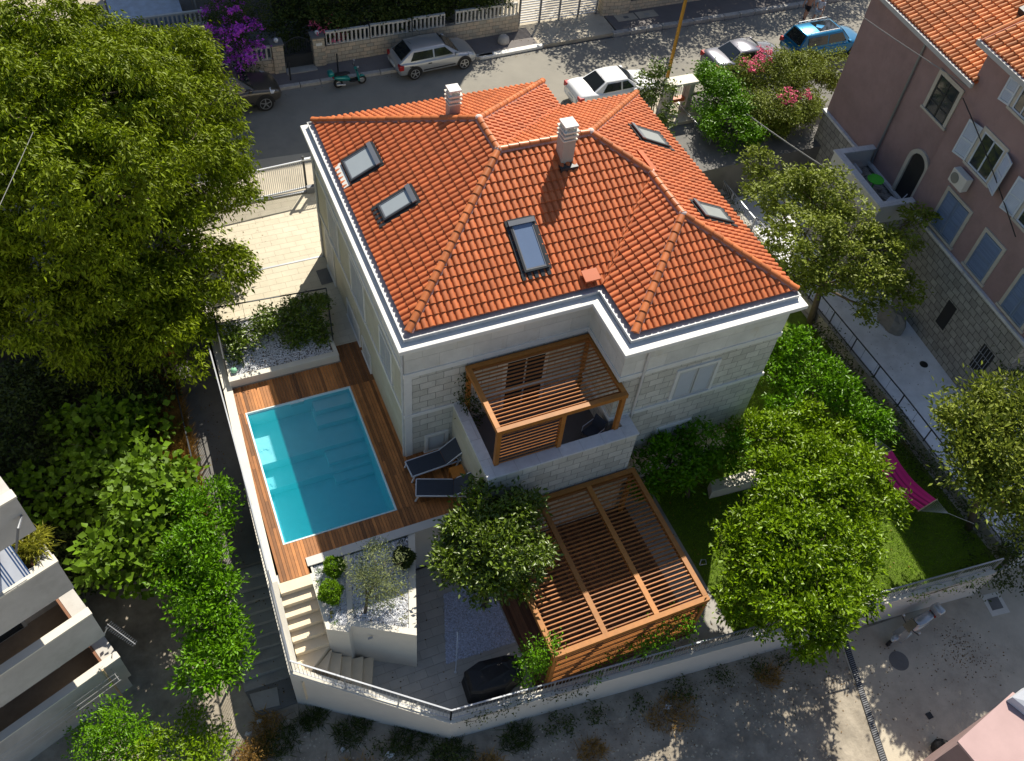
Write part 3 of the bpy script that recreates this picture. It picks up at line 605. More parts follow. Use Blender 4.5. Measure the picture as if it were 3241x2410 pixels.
def quads_mesh(name, m, P0, A, B, fold, tint, parent=None):
    # P0 base points, A leaf axis (length), B half width vectors, fold lift; kite of two triangles sharing the midrib
    n = len(P0); v = np.empty((n * 4, 3), np.float32)
    mid = P0 + A * 0.45
    v[0::4] = P0; v[1::4] = mid + B + fold; v[2::4] = P0 + A; v[3::4] = mid - B + fold
    me = bpy.data.meshes.new(name); me.vertices.add(n * 4); me.vertices.foreach_set('co', v.ravel())
    tri = np.empty((n * 2, 3), np.int32); b = np.arange(n, dtype=np.int32) * 4
    tri[0::2] = np.stack([b, b + 1, b + 2], 1); tri[1::2] = np.stack([b, b + 2, b + 3], 1)
    me.loops.add(n * 6); me.loops.foreach_set('vertex_index', tri.ravel()); me.polygons.add(n * 2)
    me.polygons.foreach_set('loop_start', np.arange(n * 2, dtype=np.int32) * 3); me.update(calc_edges=True)
    at = me.attributes.new('tint', 'FLOAT', 'FACE'); at.data.foreach_set('value', np.repeat(tint, 2).astype(np.float32))
    me.materials.append(MT[m]); o = bpy.data.objects.new(name, me); COL.objects.link(o)
    if parent: o.parent = parent; me.transform(parent.matrix_basis.inverted())
    return o
def leaves(name, blobs, m, leaf=0.13, asp=0.45, dens=9.0, per=26, cs=0.2, droop=0.35, inner=0.5, seed=1, parent=None, flat=0.45, stretch=1.0, keepz=None, whorl=0.0, bough=0.38, cover=0.42):
    g = np.random.default_rng(seed); Pc = []; Oc = []
    bl = [(np.array(b[:3], float), b[3]) for b in blobs]
    for c, r in bl:
        k = max(4, int(dens * 4 * math.pi * r * r)); d = g.normal(size=(k, 3)); d /= np.linalg.norm(d, axis=1)[:, None]
        rad = r * (inner + (1 - inner) * g.random(k) ** 0.55) * (1 + 0.10 * np.sin(d[:, 0] * 5 + c[0] * 3) + 0.08 * np.sin(d[:, 1] * 7 + c[1]))
        p = c + d * rad[:, None] * np.array([1, 1, 0.85 * stretch]); ok = np.ones(k, bool)
        if bough and r > 0.45:
            # most leaf clusters gather on the upper skin of separate boughs, leaving dark hollows between them
            nb_ = max(5, int(6.5 * r * r / (bough * bough) * cover)); bd = g.normal(size=(nb_, 3)); bd /= np.linalg.norm(bd, axis=1)[:, None]
            bc = c + bd * (r * (0.62 + 0.38 * g.random(nb_)))[:, None] * np.array([1, 1, 0.85]); br_ = bough * (0.6 + 0.8 * g.random(nb_))
            ib = g.integers(0, nb_, k); e2 = g.normal(size=(k, 3)); e2[:, 2] = np.abs(e2[:, 2]) * 1.1 - 0.25; e2 += bd[ib] * 0.5; e2 /= np.linalg.norm(e2, axis=1)[:, None]
            pb_ = bc[ib] + e2 * (br_[ib] * (0.75 + 0.3 * g.random(k)))[:, None] * np.array([1, 1, 0.6]); use = g.random(k) < 0.9
            p = np.where(use[:, None], pb_, c + (p - c) * 0.75); d = np.where(use[:, None], e2, d)
        for c2, r2 in bl:
            if c2 is not c: ok &= ~(np.linalg.norm(p - c2, axis=1) < r2 * 0.5)
        Pc.append(p[ok]); Oc.append(d[ok])
    Pc = np.concatenate(Pc); Oc = np.concatenate(Oc); n = len(Pc) * per
    csz = np.repeat(cs * (0.6 + 0.8 * g.random(len(Pc))), per)
    P0 = np.repeat(Pc, per, 0) + g.normal(size=(n, 3)) * csz[:, None] * np.array([1, 1, 0.7]); O = np.repeat(Oc, per, 0)
    ax = g.normal(size=(n, 3)); ax[:, 2] *= 0.35; ax += O * 0.6 + (P0 - np.repeat(Pc, per, 0)) * whorl; ax /= np.linalg.norm(ax, axis=1)[:, None]; ax[:, 2] -= droop; ax /= np.linalg.norm(ax, axis=1)[:, None]
    nn = g.normal(size=(n, 3)) * (1 - flat) + np.array([0, 0, 1.0]) * flat + O * 0.25; bd_ = np.cross(ax, nn); bd_ /= (np.linalg.norm(bd_, axis=1)[:, None] + 1e-9); up = np.cross(bd_, ax)
    up *= np.sign(up[:, 2:3] + 1e-9); L = leaf * (0.65 + 0.7 * g.random(n))[:, None]
    ct = np.repeat(g.random(len(Pc)), per); tint = np.clip(0.5 * ct + 0.5 * g.random(n), 0, 1)
    if keepz is not None:
        ok = P0[:, 2] > keepz; P0, ax, bd_, up, L, tint = P0[ok], ax[ok], bd_[ok], up[ok], L[ok], tint[ok]
    return quads_mesh(name, m, P0, ax * L, bd_ * L * asp * 0.5, up * L * 0.12, tint, parent)
def limbs(root, base, blobs, r0, m='bark', seed=1, hgt=0.45):
    rr = random.Random(seed); b = MB(); base = Vector(base)
    cen = sum((Vector(q[:3]) * q[3] for q in blobs), Vector()) / sum(q[3] for q in blobs)
    top = base.lerp(cen, hgt); top.x += rr.uniform(-.1, .1)
    b.tube([base - Vector((0, 0, 0.1)), base.lerp(top, 0.5) + Vector((rr.uniform(-.08, .08), rr.uniform(-.08, .08), 0)), top], [r0 * 1.25, r0, r0 * 0.8], 9)
    for q in blobs:
        t = Vector(q[:3]); k = top.lerp(t, 0.5) + Vector((rr.uniform(-.25, .25), rr.uniform(-.25, .25), rr.uniform(0, .3))) * q[3]
        b.tube([top, k, t], [r0 * 0.6, r0 * 0.38, r0 * 0.14], 7)
        for _ in range(3):
            e = t + Vector((rr.gauss(0, 1), rr.gauss(0, 1), rr.gauss(0, .7))).normalized() * q[3] * 0.8; b.tube([k.lerp(t, rr.random()), e], [r0 * 0.16, r0 * 0.05], 5)
    return b.build('trunk', m, root, smooth=True)
def tree(name, label, cat, base, blobs, m, r0, group=None, bark='bark', seed=1, crown='crown', **k):
    root = empty(name, base, label, cat, group); leaves(crown, blobs, m, parent=root, seed=seed, **k)
    if r0: limbs(root, base, blobs, r0, bark, seed)
    return root
B = {
    'big': [(-6.3, 11.8, 7.6, 1.9), (-9.2, 11.2, 8.0, 2.1), (-5.2, 14.8, 6.2, 1.7), (-8.2, 15.5, 7.2, 2.2), (-8.52, 18.84, 5, 2.2), (-5.67, 18.73, 5, 2.0), (-3.67, 17.67, 4.5, 1.6), (-8.07, 11.98, 6.5, 2.6), (-5.48, 12.5, 6, 2.2), (-3.25, 14.67, 4.5, 1.2), (-9.4, 9.59, 6, 2.5), (-7.09, 8.25, 6.5, 2.4), (-4.75, 10.71, 5, 1.9), (-2.91, 13.31, 3.5, 1.0), (-3.17, 11.97, 2.5, 1.0), (-5.79, 9.09, 3.5, 1.8), (-4.2, 8.52, 2, 0.95), (-9.0, 8.37, 4, 2.2), (-7.28, 7.81, 2.5, 2.0), (-5.67, 7.59, 1.5, 1.3), (-10.21, 7.66, 2.5, 1.5), (-8.75, 7.49, 1, 1.5), (-6.83, 6.62, 0.5, 1.1), (-11.29, 9.34, 4, 2), (-10.91, 15.84, 5, 2.6), (-2.44, 18.5, 4, 0.8)],
    'fig1': [(-9.45, 4.28, -0.2, 1.1), (-8.14, 4.38, -0.4, 0.9), (-9.45, 2.29, -0.4, 1.2), (-11.11, 2.91, -1, 1.1), (-10.46, 5.03, -1, 0.8), (-7.89, 2.44, -0.6, 0.8)],
    'fig2': [(-7.74, 1.21, 0.3, 1.0), (-8.62, 0.17, 0.2, 1.0), (-9.34, -0.8, 0, 0.9), (-8.5, -1.16, -0.2, 0.6)],
    'laurel': [(-6.82, -0.02, 0.3, 0.8), (-7.28, -1.39, 0.3, 0.8), (-7.37, -2.66, 0, 0.8), (-7.3, -3.78, -0.3, 0.75), (-7.45, -4.64, -0.6, 0.7), (-7.2, -4.2, -0.8, 0.6), (-7.43, -1.73, -0.5, 0.6)],
    'cit_w': [(-10.46, -5.24, -1.6, 0.85), (-11.0, -5.65, -1.8, 0.8), (-10.03, -6.13, -1.9, 0.8)],
    'cit_w2': [(-8.77, -6.58, -1.6, 0.9), (-9.4, -6.44, -1.7, 0.7), (-8.23, -6.14, -1.9, 0.5), (-8.46, -5.41, -2.1, 0.35)],
    'magnolia': [(1.72, -3.8, 1.4, 1.0), (0.77, -4.69, 1.2, 1.1), (1.79, -5.12, 1.3, 1.0), (1.04, -5.61, 0.6, 0.8), (0.47, -4.4, 0.3, 0.6), (2.58, -4.09, 0.8, 0.6)],
    'olive': [(-2.25, -3.94, 1.1, 0.55), (-1.9, -4.42, 1, 0.5), (-2.79, -4.09, 1, 0.45), (-2.4, -4.86, 0.7, 0.45), (-2.69, -4.71, 1.2, 0.4)],
    'cit_a': [(9.18, -7.08, 1.2, 1.0), (10.44, -6.83, 1.5, 1.0), (9.39, -7.96, 1.4, 1.1), (11.1, -8.12, 1.2, 0.9), (8.42, -7.94, 0.8, 0.9)],
    'cit_b': [(8.78, -9.27, 1.2, 1.1), (8.14, -9.04, 0.6, 0.8), (9.82, -9.76, 1.1, 1.1), (9.47, -10.3, 0.2, 0.8), (11.12, -9.88, 0.7, 0.8), (9.91, -10.18, 0.6, 0.8)],
    'cit_c': [(12.6, -7.2, 0.9, 0.9), (12.3, -8.6, 0.8, 0.8), (13.69, -6.48, 0.9, 0.9), (13.04, -5.59, 0.8, 0.9), (13.92, -7.45, 0.5, 0.8), (11.9, -6.29, 1, 0.8), (11.31, -5.37, 0.8, 0.8)],
    'gard_n': [(14.4, -0.9, -0.2, 0.8), (16.6, -4.3, -0.3, 0.7), (15.33, -0.45, 0.3, 0.9), (15.34, -2.05, 0.2, 1.0), (16.17, -3.09, 0, 0.9), (14.16, -2.3, -0.4, 0.8)],
    'gard_m': [(13.3, -4.9, -0.1, 0.85), (14.6, -5.6, 0.1, 0.8), (12.58, -3.76, 0.2, 0.8), (14.08, -3.7, 0, 0.8), (12.01, -2.75, -0.3, 0.7), (15.01, -4.53, -0.2, 0.8)],
    'wing': [(8.49, -3.13, -0.1, 0.85), (9.85, -2.93, 0.1, 0.8), (7.46, -3.43, -0.3, 0.5), (9.19, -3.99, -0.4, 0.6), (10.93, -3.51, -0.2, 0.55)],
    'patio': [(18.07, 5.82, 2.3, 1.2), (18.22, 7.8, 2.2, 0.6), (19.27, 4.52, 2.8, 1.2), (17.1, 2.86, 2.6, 1.3), (19.41, 2.68, 2.6, 1.2), (20.84, 1.79, 2, 0.9), (19.3, 1.13, 1.8, 1.0), (17.68, 1.65, 1.8, 0.8), (21.03, 0.7, 0.9, 0.7), (16.46, 2.42, 1.2, 0.7), (23.02, 2.9, 2.2, 0.5), (19.61, 0.53, 0.2, 0.5)],
    'right': [(17.36, -6.56, 3.0, 1.0), (18.67, -6.65, 3.3, 0.9), (16.0, -7.8, 2.7, 0.7), (17.36, -8.11, 3.0, 1.1), (16.66, -9.11, 2.4, 0.9), (17.3, -9.9, 1.9, 0.6), (17.84, -6.89, 1.9, 0.7), (18.48, -7.7, 3.2, 1.0)],
    'edge_r': [(23.87, -3.23, 1, 0.6), (23.37, -4.16, 0.3, 0.6)],
    'hedge_sw': [(20.36, 13.99, 1.2, 1.1), (20.25, 12.31, 0.8, 1.2), (20.83, 15.63, 1.1, 0.8)],
    'oleander': [(23.0, 14.95, 1.4, 0.9), (24.26, 14.44, 1.5, 1.0), (22.73, 12.59, 0.9, 1.1), (25.66, 14.47, 1.5, 1.0), (26.83, 14.14, 1.5, 0.9), (24.2, 12.72, 0.8, 1.0), (21.73, 12.73, 1, 0.9)],
    'column': [(16.6, 14.03, 3.3, 0.42), (16.43, 13.9, 2.7, 0.55), (16.66, 13.77, 1.9, 0.6), (16.9, 13.45, 1.2, 0.6), (16.71, 13.04, 0.5, 0.5)],
    'boug': [(-0.34, 24.64, 2.8, 0.9), (-0.94, 24.22, 2.2, 0.8), (-0.24, 23.75, 1.9, 0.9), (-1.09, 23.19, 1.3, 0.6), (-0.27, 22.99, 1.4, 0.6), (0.88, 24.64, 2.4, 0.9)],
    'north1': [(3.65, 23.24, 3, 1.3), (5.24, 22.61, 3, 1.3), (4.61, 23.83, 1.6, 0.7), (3.47, 23.77, 1.8, 0.7)],
    'north2': [(7.3, 21.98, 3.4, 1.3), (9.04, 21.74, 3.4, 1.3), (10.74, 21.31, 3.4, 1.2), (12.17, 21.25, 3, 0.9), (12.99, 21.48, 3, 0.8)],
    'north0': [(1.74, 25.12, 1.3, 0.6), (2.8, 25.61, 1.6, 0.7)],
    'se_r': [(18.56, -10.34, -1.6, 0.8), (17.86, -10.13, -2.2, 0.5)],
    'palm': [(-10.02, -3.04, 5.6, 0.35)],

}
tree('hackberry_tree', 'huge broad tree with drooping yellow-green leaves filling the upper left', 'tree', (-7.6, 10.4, -1.25), B['big'], 'leaf_hackberry', 0.32, seed=3, leaf=0.19, asp=0.36, dens=6.5, per=34, cs=0.17, droop=0.9, inner=0.6, bough=0.6, cover=0.36)
tree('fig_tree', 'dark green fig tree with lobed leaves in the shade of the huge tree', 'tree', (-9.5, 3.0, -3.3), B['fig1'], 'leaf_fig', 0.12, seed=5, leaf=0.24, asp=0.85, dens=6, per=9, cs=0.2, droop=0.15, flat=0.6, whorl=3.0, group='fig trees')
tree('fig_tree', 'brighter sunlit fig tree with a bare drooping twig beside the leafy hedge', 'tree', (-8.6, 0.2, -3.3), B['fig2'], 'leaf_fig', 0.10, seed=6, leaf=0.24, asp=0.85, dens=8, per=9, cs=0.2, droop=0.15, flat=0.6, whorl=3.0, group='fig trees')
tree('laurel_hedge', 'tall bright green hedge of small glossy leaves beside the lane steps', 'hedge', (-7.3, -2.7, -3.3), B['laurel'], 'leaf_laurel', 0.07, seed=8, leaf=0.15, asp=0.4, dens=20, per=16, cs=0.13, droop=0.0, whorl=3.0, inner=.6)
tree('shrub', 'dark glossy shrub at the bottom edge below the balcony block', 'shrub', (-10.4, -5.8, -3.3), B['cit_w'], 'leaf_laurel', 0.06, seed=10, leaf=0.11, asp=0.42, dens=13, per=16, cs=0.14, droop=0.1, group='shrubs at the bottom edge', whorl=2.0)
tree('shrub', 'yellow-green shrub at the bottom edge next to the dry tuft', 'shrub', (-8.8, -6.4, -3.3), B['cit_w2'], 'leaf_citrus', 0.06, seed=11, leaf=0.11, asp=0.42, dens=14, per=16, cs=0.14, droop=0.1, group='shrubs at the bottom edge', whorl=2.0)
tree('magnolia_tree', 'round glossy dark-leaved tree between the planter and the large pergola', 'tree', (1.0, -5.0, -2.4), B['magnolia'], 'leaf_magnolia', 0.09, seed=12, leaf=0.16, asp=0.45, dens=16, per=17, cs=0.14, droop=0.05, whorl=3.0)
tree('olive_tree', 'feathery silver-green olive tree in the white gravel planter', 'tree', (-2.95, -4.95, -0.06), B['olive'], 'leaf_olive', 0.05, seed=14, leaf=0.10, asp=0.2, dens=16, per=18, cs=0.12, droop=-0.1, inner=0.3)
ck = dict(leaf=0.165, asp=0.45, dens=13, per=14, cs=0.11, bough=0.3, droop=0.0, whorl=3.0, inner=0.55)
tree('citrus_tree', 'large leafy citrus tree beside the large pergola on the lawn', 'tree', (10.0, -7.0, -2.4), B['cit_a'], 'leaf_citrus', 0.10, seed=20, group='citrus trees', **ck)
tree('citrus_tree', 'leafy citrus tree leaning over the front garden wall above the grey scooter', 'tree', (9.6, -9.0, -2.4), B['cit_b'], 'leaf_citrus', 0.10, seed=21, group='citrus trees', **ck)
tree('citrus_tree', 'leafy citrus tree whose crown overlaps the magenta hammock', 'tree', (12.8, -6.0, -2.4), B['cit_c'], 'leaf_citrus', 0.10, seed=22, group='citrus trees', **ck)
tree('citrus_tree', 'deep green citrus tree by the low wall at the east corner of the villa', 'tree', (15.3, -1.8, -2.4), B['gard_n'], 'leaf_laurel', 0.09, seed=23, group='citrus trees', **ck)
tree('citrus_tree', 'bright green citrus tree between the villa corner and the hammock', 'tree', (13.6, -3.4, -2.4), B['gard_m'], 'leaf_citrus', 0.09, seed=24, group='citrus trees', **ck)
tree('citrus_tree', 'shaded citrus tree against the south wall of the villa by the large pergola', 'tree', (9.6, -3.6, -2.4), B['wing'], 'leaf_laurel', 0.08, seed=25, group='citrus trees', **ck)
tree('patio_tree', 'wide pale yellow-green tree over the grey patio beside the pink house', 'tree', (19.2, 2.4, -2.4), B['patio'], 'leaf_pale', 0.14, seed=26, cover=.36, leaf=0.16, asp=0.5, dens=10, per=18, cs=0.14, droop=0.1, inner=0.6)
tree('loquat_tree', 'pale-leaved tree cut by the right edge beside the patio', 'tree', (18.9, -8.4, -2.4), B['right'], 'leaf_pale', 0.11, seed=27, bough=.32, leaf=0.19, asp=0.4, dens=14, per=14, cs=0.18, droop=-0.1, whorl=4.0, inner=0.6)
tree('shrub', 'small dark shrub against the stone base of the pink house', 'shrub', (23.0, -3.9, -2.4), B['edge_r'], 'leaf_dark', 0.04, seed=28, leaf=0.12, dens=10, per=12, cs=0.15)
tree('ivy_hedge', 'bright green climbing hedge hiding the passage gate', 'hedge', (20.7, 13.6, -1.2), B['hedge_sw'], 'leaf_laurel', 0.06, seed=29, leaf=0.14, dens=18, per=18, cs=0.16, droop=0.4)
ol = tree('oleander_hedge', 'oleander hedge with pink flower clusters in front of the parked cars', 'hedge', (24.0, 13.6, -1.2), B['oleander'], 'leaf_pale', 0.06, seed=30, leaf=0.16, asp=0.3, dens=16, per=22, cs=0.18, droop=0.4)
leaves('flowers', [(22.4, 14.7, 2.2, 0.5), (23.3, 15.1, 2.35, 0.4), (22.9, 12.3, 1.9, 0.45), (24.1, 12.3, 1.7, 0.3)], 'petal_pink', leaf=0.08, asp=0.9, dens=9, per=12, cs=0.06, seed=31, parent=ol)
tree('column_tree', 'narrow dark glossy tree standing at the north-east corner of the villa', 'tree', (16.7, 13.8, -1.0), B['column'], 'leaf_magnolia', 0.06, seed=32, leaf=0.15, asp=0.5, dens=12, per=12, cs=0.13, droop=0.1, whorl=2.0)
bo = tree('bougainvillea', 'bougainvillea covered in purple flowers behind the balustrade wall', 'climber', (-0.3, 24.6, 0.0), B['boug'], 'leaf_dark', 0.06, seed=33, leaf=0.11, dens=8, per=16, cs=0.2, droop=0.3)
leaves('flowers', [(-0.34, 24.5, 2.7, 0.95), (-0.94, 24.1, 2.2, 0.8), (-0.2, 23.6, 1.9, 0.95), (-1.0, 23.1, 1.3, 0.65), (-0.2, 22.9, 1.4, 0.6), (0.3, 23.0, 1.6, 0.4)], 'petal_magenta', leaf=0.09, asp=0.95, dens=3.0, per=26, cs=0.1, seed=34, parent=bo, inner=0.85)
dk = dict(leaf=0.14, asp=0.5, dens=12, per=18, cs=0.2, droop=0.3)
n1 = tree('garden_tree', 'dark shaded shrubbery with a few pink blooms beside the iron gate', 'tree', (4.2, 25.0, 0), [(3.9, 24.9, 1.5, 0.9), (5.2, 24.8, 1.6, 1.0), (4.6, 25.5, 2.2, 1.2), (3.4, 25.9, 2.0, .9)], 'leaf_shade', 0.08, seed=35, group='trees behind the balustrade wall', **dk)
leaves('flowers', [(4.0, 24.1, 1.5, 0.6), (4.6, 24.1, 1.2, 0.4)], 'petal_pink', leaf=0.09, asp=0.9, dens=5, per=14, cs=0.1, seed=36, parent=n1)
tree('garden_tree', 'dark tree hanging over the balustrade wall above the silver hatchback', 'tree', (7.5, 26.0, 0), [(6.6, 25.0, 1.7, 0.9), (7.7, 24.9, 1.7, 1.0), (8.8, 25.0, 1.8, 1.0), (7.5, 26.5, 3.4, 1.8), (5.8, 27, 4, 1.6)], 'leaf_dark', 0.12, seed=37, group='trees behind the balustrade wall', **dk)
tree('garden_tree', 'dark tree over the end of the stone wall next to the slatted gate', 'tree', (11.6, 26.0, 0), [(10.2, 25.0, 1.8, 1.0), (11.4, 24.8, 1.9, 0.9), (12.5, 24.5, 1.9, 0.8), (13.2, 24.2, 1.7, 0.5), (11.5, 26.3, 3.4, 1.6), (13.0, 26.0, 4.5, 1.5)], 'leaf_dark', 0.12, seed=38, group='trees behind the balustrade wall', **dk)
tree('garden_bush', 'small dark bush by the shaded entrance behind the bougainvillea', 'bush', (2.2, 25.4, 0), [(1.9, 25.2, 0.8, 0.7), (2.8, 25.7, 1.0, 0.7)], 'leaf_dark', 0.04, seed=39, **dk)
# trees of the northern gardens (their crowns stand above the picture and shade the street)
for i, (x, y, z, r) in enumerate([(20.5, 26.0, 5.2, 2.0), (24.0, 26.2, 5.2, 2.3), (28.0, 26.5, 5.6, 2.5), (32.5, 27, 5.5, 2.6), (37, 27, 5.5, 2.6)]):
    tree('street_tree', 'leafy tree standing north of the sunlit street beyond the sidewalk', 'tree', (x, y, 0), [(x, y, z, r), (x + r * .7, y + .5, z - .6, r * .6), (x - r * .7, y + .3, z - .5, r * .6)], 'leaf_dark', 0.15, seed=50 + i, group='street trees north of the road', leaf=0.22, dens=5, per=14, cs=0.3)
tree('shrub', 'dark shrub in the corner beyond the end of the garden wall', 'shrub', (18.7, -10.0, -3.3), B['se_r'] + [(20.0, -9.9, -1.8, .8), (21.3, -9.6, -1.8, .8)], 'leaf_dark', 0.05, seed=56, leaf=0.12, dens=9, per=14, cs=0.17)

# planters
pn = empty('north_planter', (-2.9, 6.1, 0), 'long white planter box between the driveway and the pool deck', 'planter')
MB().ring([(-4.88, 4.76), (-0.96, 4.76), (-0.96, 7.6), (-4.84, 7.6)], [(-4.78, 4.98), (-1.1, 4.98), (-1.1, 7.5), (-4.75, 7.5)], 0.0, 0.36).build('wall', 'plaster_cap', pn, bevel=0.01)
add('white_gravel', (0.66, 0.67, 0.70), rough=0.85, tint=0.3, var=0.1, ns=20); add('blue_gravel', (0.55, 0.58, 0.68), rough=0.85, tint=0.3, var=0.1, ns=20); add('soil', (0.09, 0.07, 0.05), rough=0.95, var=0.3, bump=0.4)
def gravel(name, poly, z, n, m, seed, parent=None, size=0.03):
    g = np.random.default_rng(seed); xs = [p[0] for p in poly]; ys = [p[1] for p in poly]
    def inside(p):
        c = np.zeros(len(p), bool); j = len(poly) - 1
        for i in range(len(poly)):
            xi, yi = poly[i]; xj, yj = poly[j]
            c ^= ((yi > p[:, 1]) != (yj > p[:, 1])) & (p[:, 0] < (xj - xi) * (p[:, 1] - yi) / (yj - yi + 1e-12) + xi); j = i
        return c
    p = np.stack([g.uniform(min(xs), max(xs), n * 2), g.uniform(min(ys), max(ys), n * 2)], 1); p = p[inside(p)][:n]; k = len(p)
    base = np.array([[1, 0, 0], [0, 1, 0], [-1, 0, 0], [0, -1, 0], [0, 0, 1]], float); V = base[None] * (size * (0.5 + g.random((k, 1, 1)))) * np.array([1, 0.8, 0.7]); V = V * (0.7 + 0.6 * g.random((k, 5, 1)))
    a = g.random(k) * 6.28; ca, sa = np.cos(a)[:, None], np.sin(a)[:, None]; X = V[..., 0] * ca - V[..., 1] * sa; Y = V[..., 0] * sa + V[..., 1] * ca
    V = np.stack([X + p[:, :1], Y + p[:, 1:], V[..., 2] + z], -1).reshape(-1, 3)
    F = (np.arange(k)[:, None, None] * 5 + np.array([[0, 1, 4], [1, 2, 4], [2, 3, 4], [3, 0, 4]])[None]).reshape(-1, 3)
    me = bpy.data.meshes.new(name); me.from_pydata(V.tolist(), [], F.tolist()); me.update(); at = me.attributes.new('tint', 'FLOAT', 'FACE'); at.data.foreach_set('value', np.repeat(g.random(k), 4).astype(np.float32))
    me.materials.append(MT[m]); o = bpy.data.objects.new(name, me); COL.objects.link(o)
    if parent: o.parent = parent; me.transform(parent.matrix_basis.inverted())
    tag(o, kind='stuff'); return o
MB().box((-4.78, 4.99, 0.0), (-1.11, 7.49, 0.28)).build('bed', 'soil', pn)
gravel('gravel', [(-4.76, 5.0), (-1.12, 5.0), (-1.12, 7.48), (-4.74, 7.48)], 0.285, 9000, 'white_gravel', 1, pn)
tree('jasmine_hedge', 'airy trellised hedge of star jasmine in the long white planter', 'hedge', (-2.7, 6.6, 0.3), [(-4.2, 6.5, .7, .45), (-3.7, 6.3, .8, .5), (-3.2, 6.7, .8, .5), (-2.6, 6.3, .9, .55), (-2.1, 6.6, .95, .6), (-1.6, 6.4, 1.0, .6), (-1.3, 6.9, .9, .5), (-4.4, 5.8, .5, .3), (-2.3, 5.9, .5, .4), (-1.4, 5.8, .6, .45)], 'leaf_magnolia', 0.02, seed=60, leaf=0.12, asp=0.5, dens=20, per=12, cs=0.1, droop=0.0, inner=0.3)
railing('trellis_frame', [(-4.86, 5.05, 0.36), (-4.75, 7.55, 0.36), (-0.62, 7.6, 0.02), (-0.98, 5.5, 0.02)], 0.9, 'dark thin metal frame fence around the jasmine planter', m='dark_metal', step=0.9, postgap=4)
tag(MB().ball((-4.62, 5.2, 0.40), 0.12, 12, 0.8).build('garden_ball', mat('green_plastic', (0.25, 0.55, 0.35), rough=0.5), smooth=True), 'small round green float lying on the white planter gravel', 'ball')
ps = empty('south_planter', (-2.6, -4.2, -2.4), 'white angular planter with a dividing wall between stairs and terrace', 'planter')
b = MB()
o1 = [(-4.13, -2.9), (-4.13, -5.05), (-3.55, -5.36), (-3.42, -5.2), (-1.72, -6.16), (-0.67, -2.9)]; i1 = [(-3.99, -2.9), (-4.0, -4.92), (-3.62, -5.14), (-3.4, -5.0), (-1.86, -5.86), (-0.9, -2.9)]
b.ring(list(reversed(o1))[::-1], i1, -2.4, 0.0)
b.build('wall', 'plaster_cap', ps); MB().prism([(-3.5, -5.12), (-3.32, -5.06), (-2.8, -2.91), (-2.99, -2.91)], -0.5, 0.004).build('divider', 'plaster_cap', ps)
MB().prism(i1, -2.3, -0.07).build('bed', 'soil', ps)
gravel('gravel', i1, -0.065, 11000, 'white_gravel', 2, ps)
MB().box((-3.05, -5.58, -0.5), (-2.9, -5.53, -0.44)).build('step_light', 'steel_rail', ps)
def ballshrub(x, y, r, label, m='leaf_bush'):
    return tree('boxwood_ball', label, 'shrub', (x, y, -0.06), [(x, y, r * 0.85, r * 0.92)], m, 0.02, seed=int(100 * abs(x)), group='clipped round shrubs', leaf=0.055, asp=0.5, dens=330, per=10, cs=0.02, inner=0.9, droop=0)
ballshrub(-3.4, -3.32, 0.33, 'clipped round shrub nearest the deck in the narrow bed beside the stairs'); ballshrub(-3.72, -4.1, 0.36, 'largest clipped round shrub, lower one in the narrow bed beside the stairs'); ballshrub(-1.33, -3.75, 0.34, 'dark clipped round shrub in the shade behind the olive tree', 'leaf_dark')
for i, (x, y, r, m, lb) in enumerate([(-3.82, -3.25, .14, 'leaf_bush', 'small bright tuft left of the upper clipped shrub'), (-3.9, -3.62, .14, 'leaf_bush', 'small tuft between the two clipped shrubs by the stairs'), (-1.19, -3.15, .15, 'leaf_dark', 'tiny shaded bush in the top corner of the planter'), (-1.78, -4.7, .15, 'leaf_palm', 'yellowish tuft on the gravel right of the olive'),
        (-2.1, -4.95, .13, 'leaf_silver', 'greyish tuft on the gravel below the olive crown'), (-1.92, -5.6, .15, 'leaf_palm', 'yellow-green tuft in the lower right corner of the planter'), (-3.86, -4.72, .11, 'leaf_palm', 'upper of two tiny tufts under the largest clipped shrub'), (-3.8, -4.98, .12, 'leaf_bush', 'lowest tiny tuft in the narrow bed by the stairs'), (-3.55, -4.45, .11, 'leaf_palm', 'pale tuft against the dividing wall of the planter'), (-3.2, -4.85, .1, 'leaf_silver', 'tiny tuft at the foot of the olive tree')]):
    tree('ground_tuft', lb, 'plant', (x, y, -0.06), [(x, y, r * 0.3, r)], m, 0, seed=70 + i, group='tufts in the gravel planter', crown='blades', leaf=0.11, asp=0.18, dens=30, per=5, cs=0.03, inner=0.2, droop=-0.8, flat=0.1)
tree('jasmine_climber', 'dark climber on the villa wall beside the balcony pergola', 'climber', (1.8, -0.2, 1.2), [(1.85, -0.25, 3.6, .2), (1.9, -0.3, 3.0, .28), (2.1, -.35, 2.4, .35), (2.2, -.5, 1.8, .35)], 'leaf_dark', 0.02, seed=81, leaf=0.09, dens=14, per=12, cs=0.08)
tree('climbing_rose', 'climbing plant with a few pink blooms at the near left corner of the large pergola', 'climber', (1.5, -8.0, -2.4), [(1.55, -7.9, 0.1, .45), (1.3, -7.9, -.5, .45), (1.45, -7.8, -1.1, .45), (1.9, -7.95, .35, .25), (1.3, -7.9, -1.7, .4)], 'leaf_laurel', 0.03, seed=82, leaf=0.10, dens=14, per=10, cs=0.12)
tree('jasmine_climber', 'green climber growing over the front screen of the large pergola', 'climber', (5.0, -8.4, -2.4), [(4.0, -8.45, -1.2, .35), (4.6, -8.45, -.8, .4), (5.2, -8.45, -.5, .45), (5.8, -8.45, -.3, .4), (6.3, -8.45, -.2, .35), (5.4, -8.5, -1.2, .45), (6.2, -8.5, -1.0, .4), (3.2, -8.5, -1.7, .35)], 'leaf_laurel', 0.03, seed=83, leaf=0.10, dens=10, per=10, cs=0.13)
